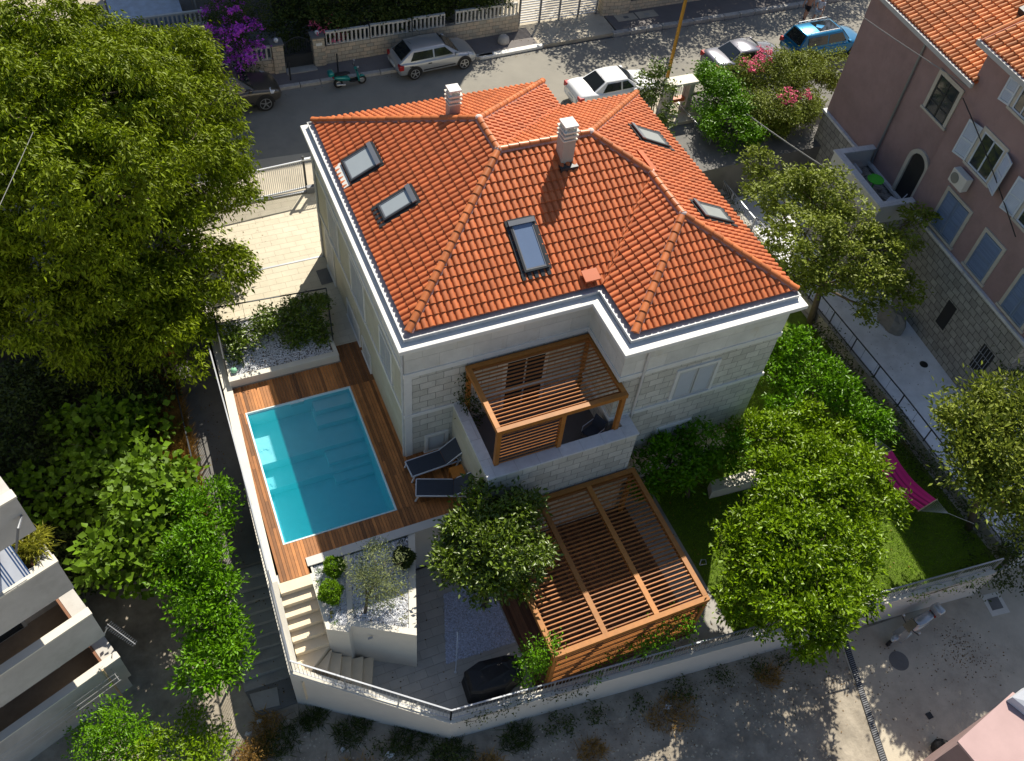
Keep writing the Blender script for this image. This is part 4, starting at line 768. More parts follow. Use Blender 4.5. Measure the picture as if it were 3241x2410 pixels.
for i, (x0, x1) in enumerate([(-1.0, 1.2), (1.6, 3.0), (10.6, 13.0), (14.5, 17.5)]):
    lb = ['leafy creeper on the railing near the corner by the covered barbecue', 'leafy creeper on the railing below the climbing rose', 'leafy creeper over the front wall above the grey scooter', 'leafy creeper spilling over the far end of the front wall'][i]
    bl = []; x = x0
    while x < x1: yy = -8.36 - (x + 1.4) * 0.1034; bl.append((x, yy - 0.08, -1.75 + 0.02 * math.sin(x * 5) + (0.2 if i > 1 else 0), 0.17)); x += 0.33
    tree('creeper', lb, 'climber', (x0, -8.4 - (x0 + 1.4) * 0.1034, -1.9), bl, 'leaf_citrus' if i > 1 else 'leaf_dark', 0.008, seed=84 + i, group='creepers on the garden wall', leaf=0.08, dens=9, per=8, cs=0.09, droop=0.5)
bl = [(18.9 + 0.25 * math.sin(k), 16.0 - k * 0.45, -0.75 - k * 0.02 + 0.2 * math.sin(k * 2), 0.36) for k in range(10)]
tree('ivy', 'climbing vine over the stone fence wall at the north-east boundary', 'climber', (18.9, 14, -1.8), bl, 'leaf_laurel', 0.02, seed=90, leaf=0.09, dens=7, per=9, cs=0.14, droop=0.6)
bl = [(18.9 + 0.3 * math.sin(k), 10.5 - k * 0.55, -1.9, 0.5) for k in range(10)]
tree('ivy', 'low dark hedge along the east boundary fence behind the roof edge', 'hedge', (18.9, 8, -2.4), bl, 'leaf_dark', 0.02, seed=91, leaf=0.10, dens=8, per=10, cs=0.16, droop=0.3)
bl = [(18.75 + 0.2 * math.sin(k * 1.7), 1.5 - k * 0.6, -1.9 + 0.15 * math.sin(k), 0.42) for k in range(18)]
tree('boundary_hedge', 'dark planting along the fence between the lawn and the patio', 'hedge', (18.9, -4, -2.4), bl, 'leaf_dark', 0.02, seed=92, leaf=0.12, dens=7, per=10, cs=0.17, droop=0.3)
tree('shrub', 'slender pale shoot behind the villa roof beside the white sedan', 'shrub', (12.6, 13.6, 0), [(12.7, 13.7, 1.4, .25), (12.9, 13.5, .9, .3), (12.6, 13.9, 1.9, .15)], 'leaf_bush', 0.02, seed=93, leaf=0.1, dens=10, per=8, cs=0.1)
# weeds and dry grass
def blades(name, poly, z, n, m, seed, h=0.12, lean=0.5, w_=0.012, kind='stuff', label=None, cat=None):
    g = np.random.default_rng(seed); xs = [p[0] for p in poly]; ys = [p[1] for p in poly]
    p = np.stack([g.uniform(min(xs), max(xs), n), g.uniform(min(ys), max(ys), n)], 1); c = np.zeros(n, bool); j = len(poly) - 1
    for i in range(len(poly)):
        xi, yi = poly[i]; xj, yj = poly[j]; c ^= ((yi > p[:, 1]) != (yj > p[:, 1])) & (p[:, 0] < (xj - xi) * (p[:, 1] - yi) / (yj - yi + 1e-12) + xi); j = i
    p = p[c]; k = len(p); P0 = np.column_stack([p, np.full(k, z)]); a = g.normal(size=(k, 3)) * lean; a[:, 2] = 1; a *= (h * (0.5 + g.random(k)))[:, None]
    an = g.random(k) * 6.28; Bv = np.column_stack([np.cos(an), np.sin(an), np.zeros(k)]) * w_
    o = quads_mesh(name, m, P0, a, Bv, np.zeros((k, 3)), g.random(k)); return tag(o, label, cat, kind=kind)
blades('grass', [(8.5, -9.05), (18.9, -10.05), (19.0, 2.0), (12.5, 2.0), (12.5, -2.4), (8.5, -2.4)], -2.385, 90000, 'grass_blade', 1, h=0.07, w_=0.008, lean=0.6)
blades('dry_grass', [(-6.65, 9.0), (-7.7, 9.0), (-7.5, 1.0), (-7.0, -1.0), (-6.65, -1.2)], -1.25, 26000, 'leaf_dry', 2, h=0.34, w_=0.014)
railing('garden_fence', [(-6.68, 9.0, -1.3), (-6.72, 1.2, -1.3)], 0.6, 'thin dark fence between the dry grass and the lane', m='dark_metal', step=0.16)
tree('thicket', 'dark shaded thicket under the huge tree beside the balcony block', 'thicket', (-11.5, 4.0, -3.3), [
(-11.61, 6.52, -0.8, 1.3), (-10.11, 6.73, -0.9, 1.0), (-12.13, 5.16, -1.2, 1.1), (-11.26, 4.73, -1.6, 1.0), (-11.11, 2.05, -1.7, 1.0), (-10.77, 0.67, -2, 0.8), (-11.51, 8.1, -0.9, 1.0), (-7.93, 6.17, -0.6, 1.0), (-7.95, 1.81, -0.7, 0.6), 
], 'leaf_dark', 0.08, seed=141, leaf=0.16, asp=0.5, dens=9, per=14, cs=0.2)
dw = np.random.default_rng(5)
for nm, m, pts, n in (('weeds', 'leaf_dark', [(-5.2, -6.3, .5), (-4.2, -7.1, .6), (-2.6, -8.0, .7), (-1.6, -8.9, .8), (0.6, -9.1, .6), (-6.3, -6.6, .7)], 1500), ('dry_weeds', 'leaf_dry', [(-7.0, -6.6, .6), (-6.5, -5.9, .5), (-7.4, -7.2, .6), (-0.6, -9.5, .5), (2.6, -10.3, .5), (5.6, -10.2, .9), (9.2, -10.3, .5), (-5.0, -8.6, 1.3)], 1100)):
    for i, (x, y, r) in enumerate(pts):
        pol = [(x + r * math.cos(a) * (1 + .2 * math.sin(3 * a + i)), y + r * .7 * math.sin(a)) for a in np.linspace(0, 6.28, 12)[:-1]]
        blades(nm, pol, -3.3, int(n * r), m, 100 + i + len(nm), h=0.16, w_=0.012, lean=0.9)
for i, (x, y, r) in enumerate([(2.0, -9.2, .55), (3.2, -9.3, .4), (6.1, -9.65, .5), (7.6, -9.7, .4), (8.9, -9.85, .35), (9.9, -9.9, .3), (-1.7, -8.75, .5), (-3.4, -7.9, .35), (4.6, -9.5, .3)]):
    lb = ['largest dark bush at the foot of the front wall below the climbing rose', 'low bush right of the largest one at the foot of the wall', 'dark bush at the wall foot below the right end of the large pergola', 'round bush at the wall foot left of the overhanging citrus', 'bush at the wall foot under the pale path end', 'bush at the wall foot just under the overhanging citrus leaves', 'dark bush below the bend of the front wall', 'small green bush below the slanting wall by the stairs', 'smallest bush at the foot of the wall in the middle'][i]
    tree('wild_bush', lb, 'bush', (x, y, -3.3), [(x, y, -3.1, r * .8), (x + r * .5, y - .1, -3.15, r * .5), (x - r * .5, y + .05, -3.2, r * .5)], 'leaf_dark', 0.015, seed=120 + i, group='wild bushes along the wall foot', leaf=0.09, dens=12, per=9, cs=0.12, inner=0.4, keepz=-3.29)
tree('dry_shrub', 'rust-orange dry shrub at the bottom edge beside the yellow-green one', 'shrub', (-7.3, -6.9, -3.3), [(-7.3, -6.9, -3.0, .45), (-6.9, -6.6, -3.1, .35)], 'leaf_dry', 0.02, seed=131, leaf=0.09, asp=.2, dens=20, per=10, cs=0.12, inner=0.2, droop=-0.3)
def scatter_leaves(name, spots, seed, m='leaf_litter', size=0.05):
    g = np.random.default_rng(seed); P0 = np.concatenate([np.column_stack([g.normal(x, sx, n), g.normal(y, sy, n), np.full(n, z)]) for x, y, z, sx, sy, n in spots]); k = len(P0)
    a = g.random(k) * 6.28; L = size * (0.4 + g.random(k))[:, None]; ax = np.column_stack([np.cos(a), np.sin(a), g.random(k) * .3]) * L; bw = np.column_stack([-np.sin(a), np.cos(a), g.random(k) * .4]) * L * .35
    return tag(quads_mesh(name, m, P0 + np.array([0, 0, .006]), ax, bw, np.zeros((k, 3)), g.random(k)), kind='stuff')
leafmat('leaf_litter', (0.16, 0.10, 0.04), tint=0.8)
scatter_leaves('fallen_leaves', [(16.2, -11.9, -3.28, .45, .5, 260), (15.5, -12.3, -3.28, .9, .7, 120), (12.6, -12.2, -3.28, .8, 1.2, 120), (5.0, -10.2, -3.3, 4.0, .5, 700), (10.5, -10.8, -3.3, 1.6, .6, 260), (-2.8, -8.6, -3.3, 1.5, .6, 260), (-6.0, 3.0, -1.6, .3, 4.0, 300), (-6.0, -5.1, -3.26, .4, .3, 50), (-3.4, 12.5, 0, 1.2, .8, 60), (-4.2, 9.0, 0, .4, 2.0, 60), (8.0, 21.8, -.1, 7.0, .12, 260), (24.0, 22.0, -.1, 5.0, .15, 220), (10.0, 23.0, .03, 6.0, .25, 160), (0.5, -4.6, -2.4, 1.0, .9, 90), (7.8, -6.5, -2.39, .35, 1.6, 90), (-1.9, -6.9, -2.4, .7, .4, 30), (22.0, 1.0, -2.4, .8, 2.5, 120), (21.2, 4.5, -2.4, .9, 1.2, 90)], 5)
scatter_leaves('lawn_leaves', [(14.5, -7.0, -2.36, 1.8, 1.4, 130), (10.0, -5.0, -2.36, 1.2, 1.4, 90)], 6, 'leaf_dry', 0.07)
gravel('gravel_bed', [(-0.09, -4.12), (-0.83, -6.39), (1.5, -6.5), (1.5, -4.1)], -2.395, 9000, 'blue_gravel', 3)
gravel('rubble', [(-7.5, -6.0), (-5.4, -6.0), (-1.3, -8.7), (10, -10.2), (10, -14), (-7.5, -12)], -3.3, 1300, 'concrete_light', 4, size=0.04)

# ------------------------------------------------------------------ street cars
def paint(name, col, metal=0.5, rough=0.28): MT[name] = mat(name, col, rough=rough, metal=metal, var=0.03, ns=1, coat=0.8)
paint('paint_silver', (0.42, 0.44, 0.46)); paint('paint_white', (0.80, 0.81, 0.82), metal=0.0); paint('paint_bronze', (0.10, 0.09, 0.075)); paint('paint_grey', (0.22, 0.22, 0.26)); paint('paint_blue', (0.0, 0.15, 0.32))
paint('paint_teal', (0.0, 0.22, 0.20), metal=0.2); paint('paint_scooter', (0.40, 0.42, 0.44))
add('rubber', (0.02, 0.02, 0.02), rough=0.85, var=0.1); add('rim', (0.45, 0.46, 0.47), rough=0.35, metal=0.7); add('car_glass', (0.012, 0.016, 0.02), rough=0.05, spec=0.9, var=0.01)
add('lamp_red', (0.35, 0.02, 0.02), rough=0.25); add('lamp_clear', (0.6, 0.62, 0.65), rough=0.15); add('black_plastic', (0.02, 0.02, 0.022), rough=0.6); add('plate', (0.75, 0.75, 0.72), rough=0.5)
def car(name, label, loc, rz, pm, L=4.25, W=1.75, H=1.45, kind='hatch', group='cars parked along the street', dark_roof=False, rails=False, cat='car'):
    root = empty(name, loc, label, cat, group, rz); mx = root.matrix_basis; hw = W / 2
    belt = {'hatch': 0.92, 'sedan': 0.93, 'estate': 0.98, 'suv': 1.12}[kind]; zb = 0.2 if kind != 'suv' else 0.3; lift = 0.16 if kind == 'suv' else 0.0
    hood = belt - 0.10; rear = {'hatch': belt + 0.02, 'sedan': belt + 0.10, 'estate': belt, 'suv': belt}[kind]
    st = [(-.5, .80, zb + .22, rear - .26), (-.492, .86, zb + .1, rear - .16), (-.475, .93, zb, rear - .04), (-.43, .97, zb, rear), (-.32, 1.0, zb, rear if kind == 'sedan' else belt), (-.2, 1.0, zb, belt), (0, 1.0, zb, belt), (.16, 1.0, zb, belt - .01), (.24, 1.0, zb, belt - .03), (.34, .98, zb, hood), (.42, .94, zb, hood - .06), (.47, .86, zb, hood - .14), (.492, .76, zb + .1, hood - .24), (.5, .64, zb + .18, hood - .34)]
    b = MB(); vs = []; prof = None
    for u, wf, z0, z1 in st:
        w_ = hw * wf; x = u * L; zm = (z0 + z1) / 2; c = [(w_ * .90, z0), (w_ * .985, z0 + .12), (w_, zm), (w_ * .985, z1 - .13), (w_ * .93, z1 - .03), (w_ * .62, z1 + .012), (0, z1 + .025)]
        ring = [(x, -y, z) for y, z in c] + [(x, y, z) for y, z in reversed(c[:-1])]; vs += ring
    n = 13; fs = [(i * n + k, i * n + (k + 1) % n, (i + 1) * n + (k + 1) % n, (i + 1) * n + k) for i in range(len(st) - 1) for k in range(n)]
    fs += [tuple(range(n)), tuple(reversed(range((len(st) - 1) * n, len(st) * n)))]
    fs = [tuple(reversed(f)) for f in fs]
    body = b.add(vs, fs).build('body', pm, root, smooth=True, mx=mx); sub = body.modifiers.new('s', 'SUBSURF'); sub.levels = 1; sub.render_levels = 2
    f0, f1, r1, r0 = {'hatch': (.27, .085, -.31, -.475), 'sedan': (.235, .07, -.17, -.335), 'estate': (.235, .09, -.40, -.485), 'suv': (.235, .10, -.38, -.48)}[kind]
    f0, f1, r1, r0 = f0 * L, f1 * L, r1 * L, r0 * L; wb, wr = hw * .90, hw * .70; ze = H - .07; g = MB(); vs = []
    for x, w_, z, dz in ((r0, wb * .9, belt - .03, .02), (r1, wr * .94, ze, .05), ((r1 + f1) / 2, wr, ze + .01, .065), (f1, wr * .96, ze - .01, .05), (f0, wb * .86, belt - .06, .02)):
        wl = {r0: wb * .9, f0: wb * .86}.get(x, w_); vs += [(x, -wl, z), (x, -wl * .82, z + dz * .75), (x, 0, z + dz), (x, wl * .82, z + dz * .75), (x, wl, z)]
    fs = [(i * 5 + k, (i + 1) * 5 + k, (i + 1) * 5 + k + 1, i * 5 + k + 1) for i in range(4) for k in range(4)]
    base = len(vs); sb = [(r0, wb * .9), (r1, wb), ((r1 + f1) / 2, wb), (f1, wb), (f0, wb * .86)]
    vs += [(x, -w_, belt - .05) for x, w_ in sb] + [(x, w_, belt - .05) for x, w_ in sb]
    for i in range(4): fs += [(base + i, base + i + 1, (i + 1) * 5, i * 5), (base + 5 + i + 1, base + 5 + i, i * 5 + 4, (i + 1) * 5 + 4)]
    fs = [tuple(reversed(f)) for f in fs]
    roof = g.add(vs, fs).build('cabin', pm, root, mx=mx, smooth=True, bevel=0.025)
    def pane(nm, pts, off, m='car_glass', par=None):
        pts = [Vector(p) for p in pts]; nr = (pts[1] - pts[0]).cross(pts[2] - pts[1]).normalized(); c = sum(pts, Vector()) / len(pts)
        if (c - Vector((c.x * .5, 0, 0.5))).dot(nr) < 0: nr = -nr; pts.reverse()
        MB().hexa([p + nr * (off - .03) for p in pts], [p + nr * off for p in pts]).build(nm, m, par or root, mx=mx)
    q = lambda a, c, t: a + (c - a) * t
    cw = lambda w0, w1, t: q(w0, w1, t)
    pane('windshield', [(q(f0, f1, .06), -cw(wb * .86, wr * .96, .06) * .9, q(belt - .06, ze, .06) + .02), (q(f0, f1, .06), cw(wb * .86, wr * .96, .06) * .9, q(belt - .06, ze, .06) + .02), (q(f0, f1, .93), wr * .86, q(belt - .06, ze, .93) + .03), (q(f0, f1, .93), -wr * .86, q(belt - .06, ze, .93) + .03)], .03)
    pane('rear_window', [(q(r0, r1, .15), -wb * .74, q(belt - .03, ze, .15) + .02), (q(r0, r1, .15), wb * .74, q(belt - .03, ze, .15) + .02), (q(r0, r1, .92), wr * .80, q(belt - .03, ze, .92) + .035), (q(r0, r1, .92), -wr * .80, q(belt - .03, ze, .92) + .035)], .025)
    xm = (f1 + r1) / 2 + .05 * L
    for s in (-1, 1):
        P_ = lambda x, t: (x, s * q(wb, wr * .99, t), q(belt - .05, ze, t))
        t0, t1 = .16, .86
        for xa0, xa1, xb0, xb1 in ((xm + .04, xm + .04, q(f0, f1, t0) - .28, q(f0, f1, t1) - .12), (q(r0, r1, t0) + .42, q(r0, r1, t1) + .14, xm - .04, xm - .04)):
            pane('side_window', [P_(xa0, t0), P_(xb0, t0), P_(xb1, t1), P_(xa1, t1)], .014)
        MB().box((q(f0, f1, .25) - .15, s * (wb + .02), belt + .0), (q(f0, f1, .25) + .0, s * (wb + .2), belt + .13)).build('mirror', pm, root, mx=mx, bevel=0.03)
        for xx in (xm - .25, xm - .25 - .23 * L): MB().box((xx - .09, s * (hw - .012), belt - .2), (xx + .09, s * (hw + .018), belt - .165)).build('door_handle', 'black_plastic' if pm != 'paint_white' else pm, root, mx=mx)
        MB().box((-.2 * L, s * (hw - .012), zb + .2), (.2 * L, s * (hw + .010), zb + .26)).build('side_trim', 'black_plastic', root, mx=mx)
        MB().hexa([(.455 * L, s * hw * .55, hood - .24), (.44 * L, s * hw * .88, hood - .26), (.385 * L, s * hw * .955, hood - .20), (.40 * L, s * hw * .7, hood - .2)], [(.43 * L, s * hw * .55, hood - .085), (.425 * L, s * hw * .86, hood - .12), (.375 * L, s * hw * .95, hood - .07), (.385 * L, s * hw * .7, hood - .03)]).build('headlight', 'lamp_clear', root, mx=mx)
        MB().box((-.497 * L, s * hw * .62, rear - .36), (-.44 * L, s * hw * .965, rear - .1)).build('tail_light', 'lamp_red', root, mx=mx, bevel=0.03)
        if rails: MB().tube([(r1 + .1, s * wr * .88, ze + .04), (r1 + .25, s * wr * .9, ze + .13), (f1 - .25, s * wr * .9, ze + .13), (f1 - .1, s * wr * .88, ze + .04)], .018, 6).build('roof_rail', 'rim', root, mx=mx)
        for xx in (-.31 * L, .315 * L):
            rw = .33 + lift * .35; arch = MB(); K = 14
            av = []; 
            for yy in (hw - .12, hw + .006): av += [(xx, s * yy, rw)] + [(xx + (rw + .07) * math.cos(math.pi * k / K), s * yy, rw + (rw + .07) * math.sin(math.pi * k / K)) for k in range(K + 1)]
            arch.add(av, [(0, k, k + 1) for k in range(1, K + 1)] + [(K + 2, K + 3 + k, K + 2 + k) for k in range(1, K + 1)] + [(k, K + 2 + k, K + 3 + k, k + 1) for k in range(1, K + 1)]).build('wheel_arch', 'black_plastic', root, mx=mx)
            t = MB(); t.tube([(xx, s * (hw - .2), rw), (xx, s * (hw - .19), rw), (xx, s * (hw + .005), rw), (xx, s * (hw + .015), rw)], [rw * .9, rw, rw, rw * .92], 24); wh = t.build('wheel', 'rubber', root, mx=mx)
            rm = MB(); rm.tube([(xx, s * (hw + .005), rw), (xx, s * (hw + .022), rw)], .07, 10)
            for k in range(5): an = k * 2 * math.pi / 5 + .3; rm.beam((xx, s * (hw + .018), rw), (xx + math.cos(an) * rw * .66, s * (hw + .018), rw + math.sin(an) * rw * .66), .05, .012, up=(0, 1, 0))
            for k in range(20): a0, a1 = k * 2 * math.pi / 20, (k + 1) * 2 * math.pi / 20; rm.beam((xx + math.cos(a0) * rw * .68, s * (hw + .02), rw + math.sin(a0) * rw * .68), (xx + math.cos(a1) * rw * .68, s * (hw + .02), rw + math.sin(a1) * rw * .68), .025, .014, up=(0, 1, 0))
            rm.build('rim', 'rim', wh, mx=mx)
    MB().box((-.508 * L, -.26, zb + .32), (-.488 * L, .26, zb + .43)).build('number_plate', 'plate', root, mx=mx)
    MB().box((.47 * L, -.4, zb + .12), (.497 * L, .4, zb + .26)).build('grille', 'black_plastic', root, mx=mx)
    if dark_roof:
        g = MB(); g.hexa([(r1 + .9, -wr * .72, ze + .05), (f1 - .12, -wr * .70, ze + .035), (f1 - .12, wr * .70, ze + .035), (r1 + .9, wr * .72, ze + .05)], [(r1 + .9, -wr * .72, ze + .072), (f1 - .12, -wr * .70, ze + .055), (f1 - .12, wr * .70, ze + .055), (r1 + .9, wr * .72, ze + .072)]); g.build('sunroof', 'car_glass', root, mx=mx)
    MB().tube([(r1 + .15, 0, ze + .04), (r1 - .02, 0, ze + .2)], .01, 5).build('antenna', 'black_plastic', root, mx=mx)
    return root
GZ = -0.1
car('parked_car', 'silver five-door hatchback below the balustrade wall', (8.72, 22.12, GZ), R(4.5), 'paint_silver', 4.25, 1.75, 1.45, 'hatch')
car('parked_car', 'dark bronze off-road car half hidden behind the huge tree', (-1.5, 21.45, GZ), R(3.5), 'paint_bronze', 4.7, 1.9, 1.72, 'suv', rails=True)
car('parked_car', 'white saloon car just behind the villa roof', (16.3, 17.05, GZ), R(2), 'paint_white', 4.7, 1.8, 1.45, 'sedan')
car('parked_car', 'lilac-grey saloon car behind the oleander hedge', (24.3, 17.6, GZ), R(2), 'paint_grey', 4.6, 1.8, 1.42, 'sedan')
car('parked_car', 'bright blue estate car with roof rails beside the pink house', (29.4, 17.75, GZ), R(2), 'paint_blue', 4.7, 1.85, 1.62, 'estate', dark_roof=True, rails=True)
car('parked_car', 'white car cut off by the upper left corner', (-11.55, 33.0, GZ), R(84), 'paint_white', 4.5, 1.85, 1.6, 'hatch')

# ------------------------------------------------------------------ scooters
def wheel_y(b, x, z, r, w_): b.tube([(x, -w_ / 2, z), (x, -w_ / 2 + .01, z), (x, w_ / 2 - .01, z), (x, w_ / 2, z)], [r * .86, r, r, r * .86], 20)
def scooter(name, label, loc, rz, pm, seatm, case_m, big, lean=0.0):
    root = empty(name, loc, label, 'scooter', None, rz); mx = root.matrix_basis; k = 1.12 if big else 0.95; X = lambda v: v * k
    for x in (-.62, .62):
        b = MB(); wheel_y(b, X(x), X(.23), X(.235), .11); wh = b.build('wheel', 'rubber', root, mx=mx); r_ = MB(); wheel_y(r_, X(x), X(.23), X(.13), .13); r_.build('rim', 'rim', wh, mx=mx)
    def loft(secs, nm, m, sm=True):
        b = MB(); vs = []; n = 10
        for x, y, z, ry, rz_ in secs: vs += [(X(x), X(y + ry * math.cos(a)), X(z + rz_ * math.sin(a))) for a in [2 * math.pi * i / n for i in range(n)]]
        fs = [(i * n + j, i * n + (j + 1) % n, (i + 1) * n + (j + 1) % n, (i + 1) * n + j) for i in range(len(secs) - 1) for j in range(n)] + [tuple(reversed(range(n))), tuple((len(secs) - 1) * n + j for j in range(n))]
        return b.add(vs, fs).build(nm, m, root, smooth=sm, mx=mx)
    loft([(-.88, 0, .62, .05, .04), (-.8, 0, .60, .13, .10), (-.55, 0, .55, .19, .17), (-.25, 0, .50, .19, .17), (-.05, 0, .42, .15, .12), (.0, 0, .36, .10, .07)], 'rear_cowl', pm)
    loft([(-.05, 0, .30, .16, .05), (.2, 0, .27, .17, .05), (.42, 0, .30, .16, .06)], 'floorboard', 'black_plastic' if not big else pm)
    loft([(-.82, 0, .73, .08, .03), (-.7, 0, .75, .15, .05), (-.4, 0, .73, .17, .06), (-.18, 0, .74, .15, .06), (.0, 0, .72, .07, .04)], 'seat', seatm)
    b = MB(); b.hexa([(X(.40), X(-.2), X(.28)), (X(.48), X(-.2), X(.28)), (X(.56), 0, X(.28)), (X(.48), X(.2), X(.28)), (X(.40), X(.2), X(.28))], [(X(.30), X(-.15), X(.86)), (X(.36), X(-.15), X(.86)), (X(.42), 0, X(.86)), (X(.36), X(.15), X(.86)), (X(.30), X(.15), X(.86))]); b.build('front_shield', pm, root, mx=mx, bevel=0.02)
    loft([(.78, 0, .40, .05, .02), (.7, 0, .47, .09, .05), (.55, 0, .47, .09, .05), (.46, 0, .42, .05, .03)], 'front_fender', pm)
    loft([(.44, 0, .84, .04, .03), (.40, 0, .90, .12, .08), (.30, 0, .95, .13, .07), (.24, 0, .93, .05, .03)], 'headlamp_cowl', pm)
    b = MB(); b.tube([(X(.27), X(-.34), X(.97)), (X(.33), X(-.18), X(.98)), (X(.33), X(.18), X(.98)), (X(.27), X(.34), X(.97))], .016, 8); b.build('handlebar', 'black_plastic', root, mx=mx)
    for s in (-1, 1):
        b = MB(); b.tube([(X(.31), X(.22 * s), X(.98)), (X(.36), X(.3 * s), X(1.16))], .007, 6); b.ball((X(.36), X(.32 * s), X(1.18)), .05, 10, 0.8); b.build('mirror', 'rim', root, mx=mx, smooth=True)
    MB().tube([(X(.62), 0, X(.25)), (X(.45), 0, X(.62))], .03, 8).build('fork', 'rim', root, mx=mx)
    if big: MB().hexa([(X(.42), X(-.14), X(.9)), (X(.44), X(-.14), X(.9)), (X(.44), X(.14), X(.9)), (X(.42), X(.14), X(.9))], [(X(.24), X(-.12), X(1.25)), (X(.26), X(-.12), X(1.25)), (X(.26), X(.12), X(1.25)), (X(.24), X(.12), X(1.25))]).build('windscreen', 'car_glass', root, mx=mx)
    tcb = MB(); tcb.hexa([(X(-1.14), X(-.2), X(.74)), (X(-.8), X(-.2), X(.74)), (X(-.8), X(.2), X(.74)), (X(-1.14), X(.2), X(.74))], [(X(-1.10), X(-.19), X(1.0)), (X(-.84), X(-.19), X(1.0)), (X(-.84), X(.19), X(1.0)), (X(-1.10), X(.19), X(1.0))]); tcb.build('top_case', case_m, root, mx=mx, smooth=True, bevel=0.07)
    MB().box((X(-.9), X(-.13), X(.6)), (X(-.86), X(.13), X(.72))).build('tail_light', 'lamp_red', root, mx=mx)
    b = MB(); b.tube([(X(-.3), X(-.17), X(.2)), (X(-.75), X(-.2), X(.28))], .045, 10); b.build('exhaust', 'rim', root, mx=mx)
    return root
scooter('scooter', 'teal scooter with top case parked at the kerb between two cars', (4.3, 21.55, GZ), R(2), 'paint_teal', 'black_plastic', 'paint_teal', False)
scooter('scooter', 'grey scooter with silver top case against the front garden wall', (14.5, -10.72, -3.28), R(187), 'paint_scooter', 'paint_scooter', 'paint_silver', True)

# ------------------------------------------------------------------ people
add('skin', (0.45, 0.24, 0.16), rough=0.6, var=0.05); add('cloth_white', (0.55, 0.57, 0.62), rough=0.9); add('cloth_black', (0.02, 0.02, 0.025), rough=0.9); add('cloth_blue', (0.35, 0.42, 0.50), rough=0.9); add('hair_dark', (0.02, 0.015, 0.012), rough=0.8); add('lips', (0.35, 0.10, 0.08), rough=0.5)
def skinmesh(name, J, E_, m, parent, mx, root='pelvis', sub=1):
    me = bpy.data.meshes.new(name); ks = list(J); ix = {k: i for i, k in enumerate(ks)}
    me.from_pydata([mx @ Vector(J[k][:3]) for k in ks], [(ix[a], ix[c]) for a, c in E_], []); bm = bmesh.new(); bm.from_mesh(me); ly = bm.verts.layers.skin.verify(); bm.verts.ensure_lookup_table()
    for k in ks: bm.verts[ix[k]][ly].radius = (J[k][3], J[k][4] if len(J[k]) > 4 else J[k][3]); bm.verts[ix[k]][ly].use_root = (k == root)
    bm.to_mesh(me); bm.free(); o = bpy.data.objects.new(name, me); COL.objects.link(o); me.materials.append(MT[m]); o.parent = parent; me.transform(parent.matrix_basis.inverted())
    o.modifiers.new('skin', 'SKIN').use_smooth_shade = True; s = o.modifiers.new('sub', 'SUBSURF'); s.levels = sub; s.render_levels = sub
    return o
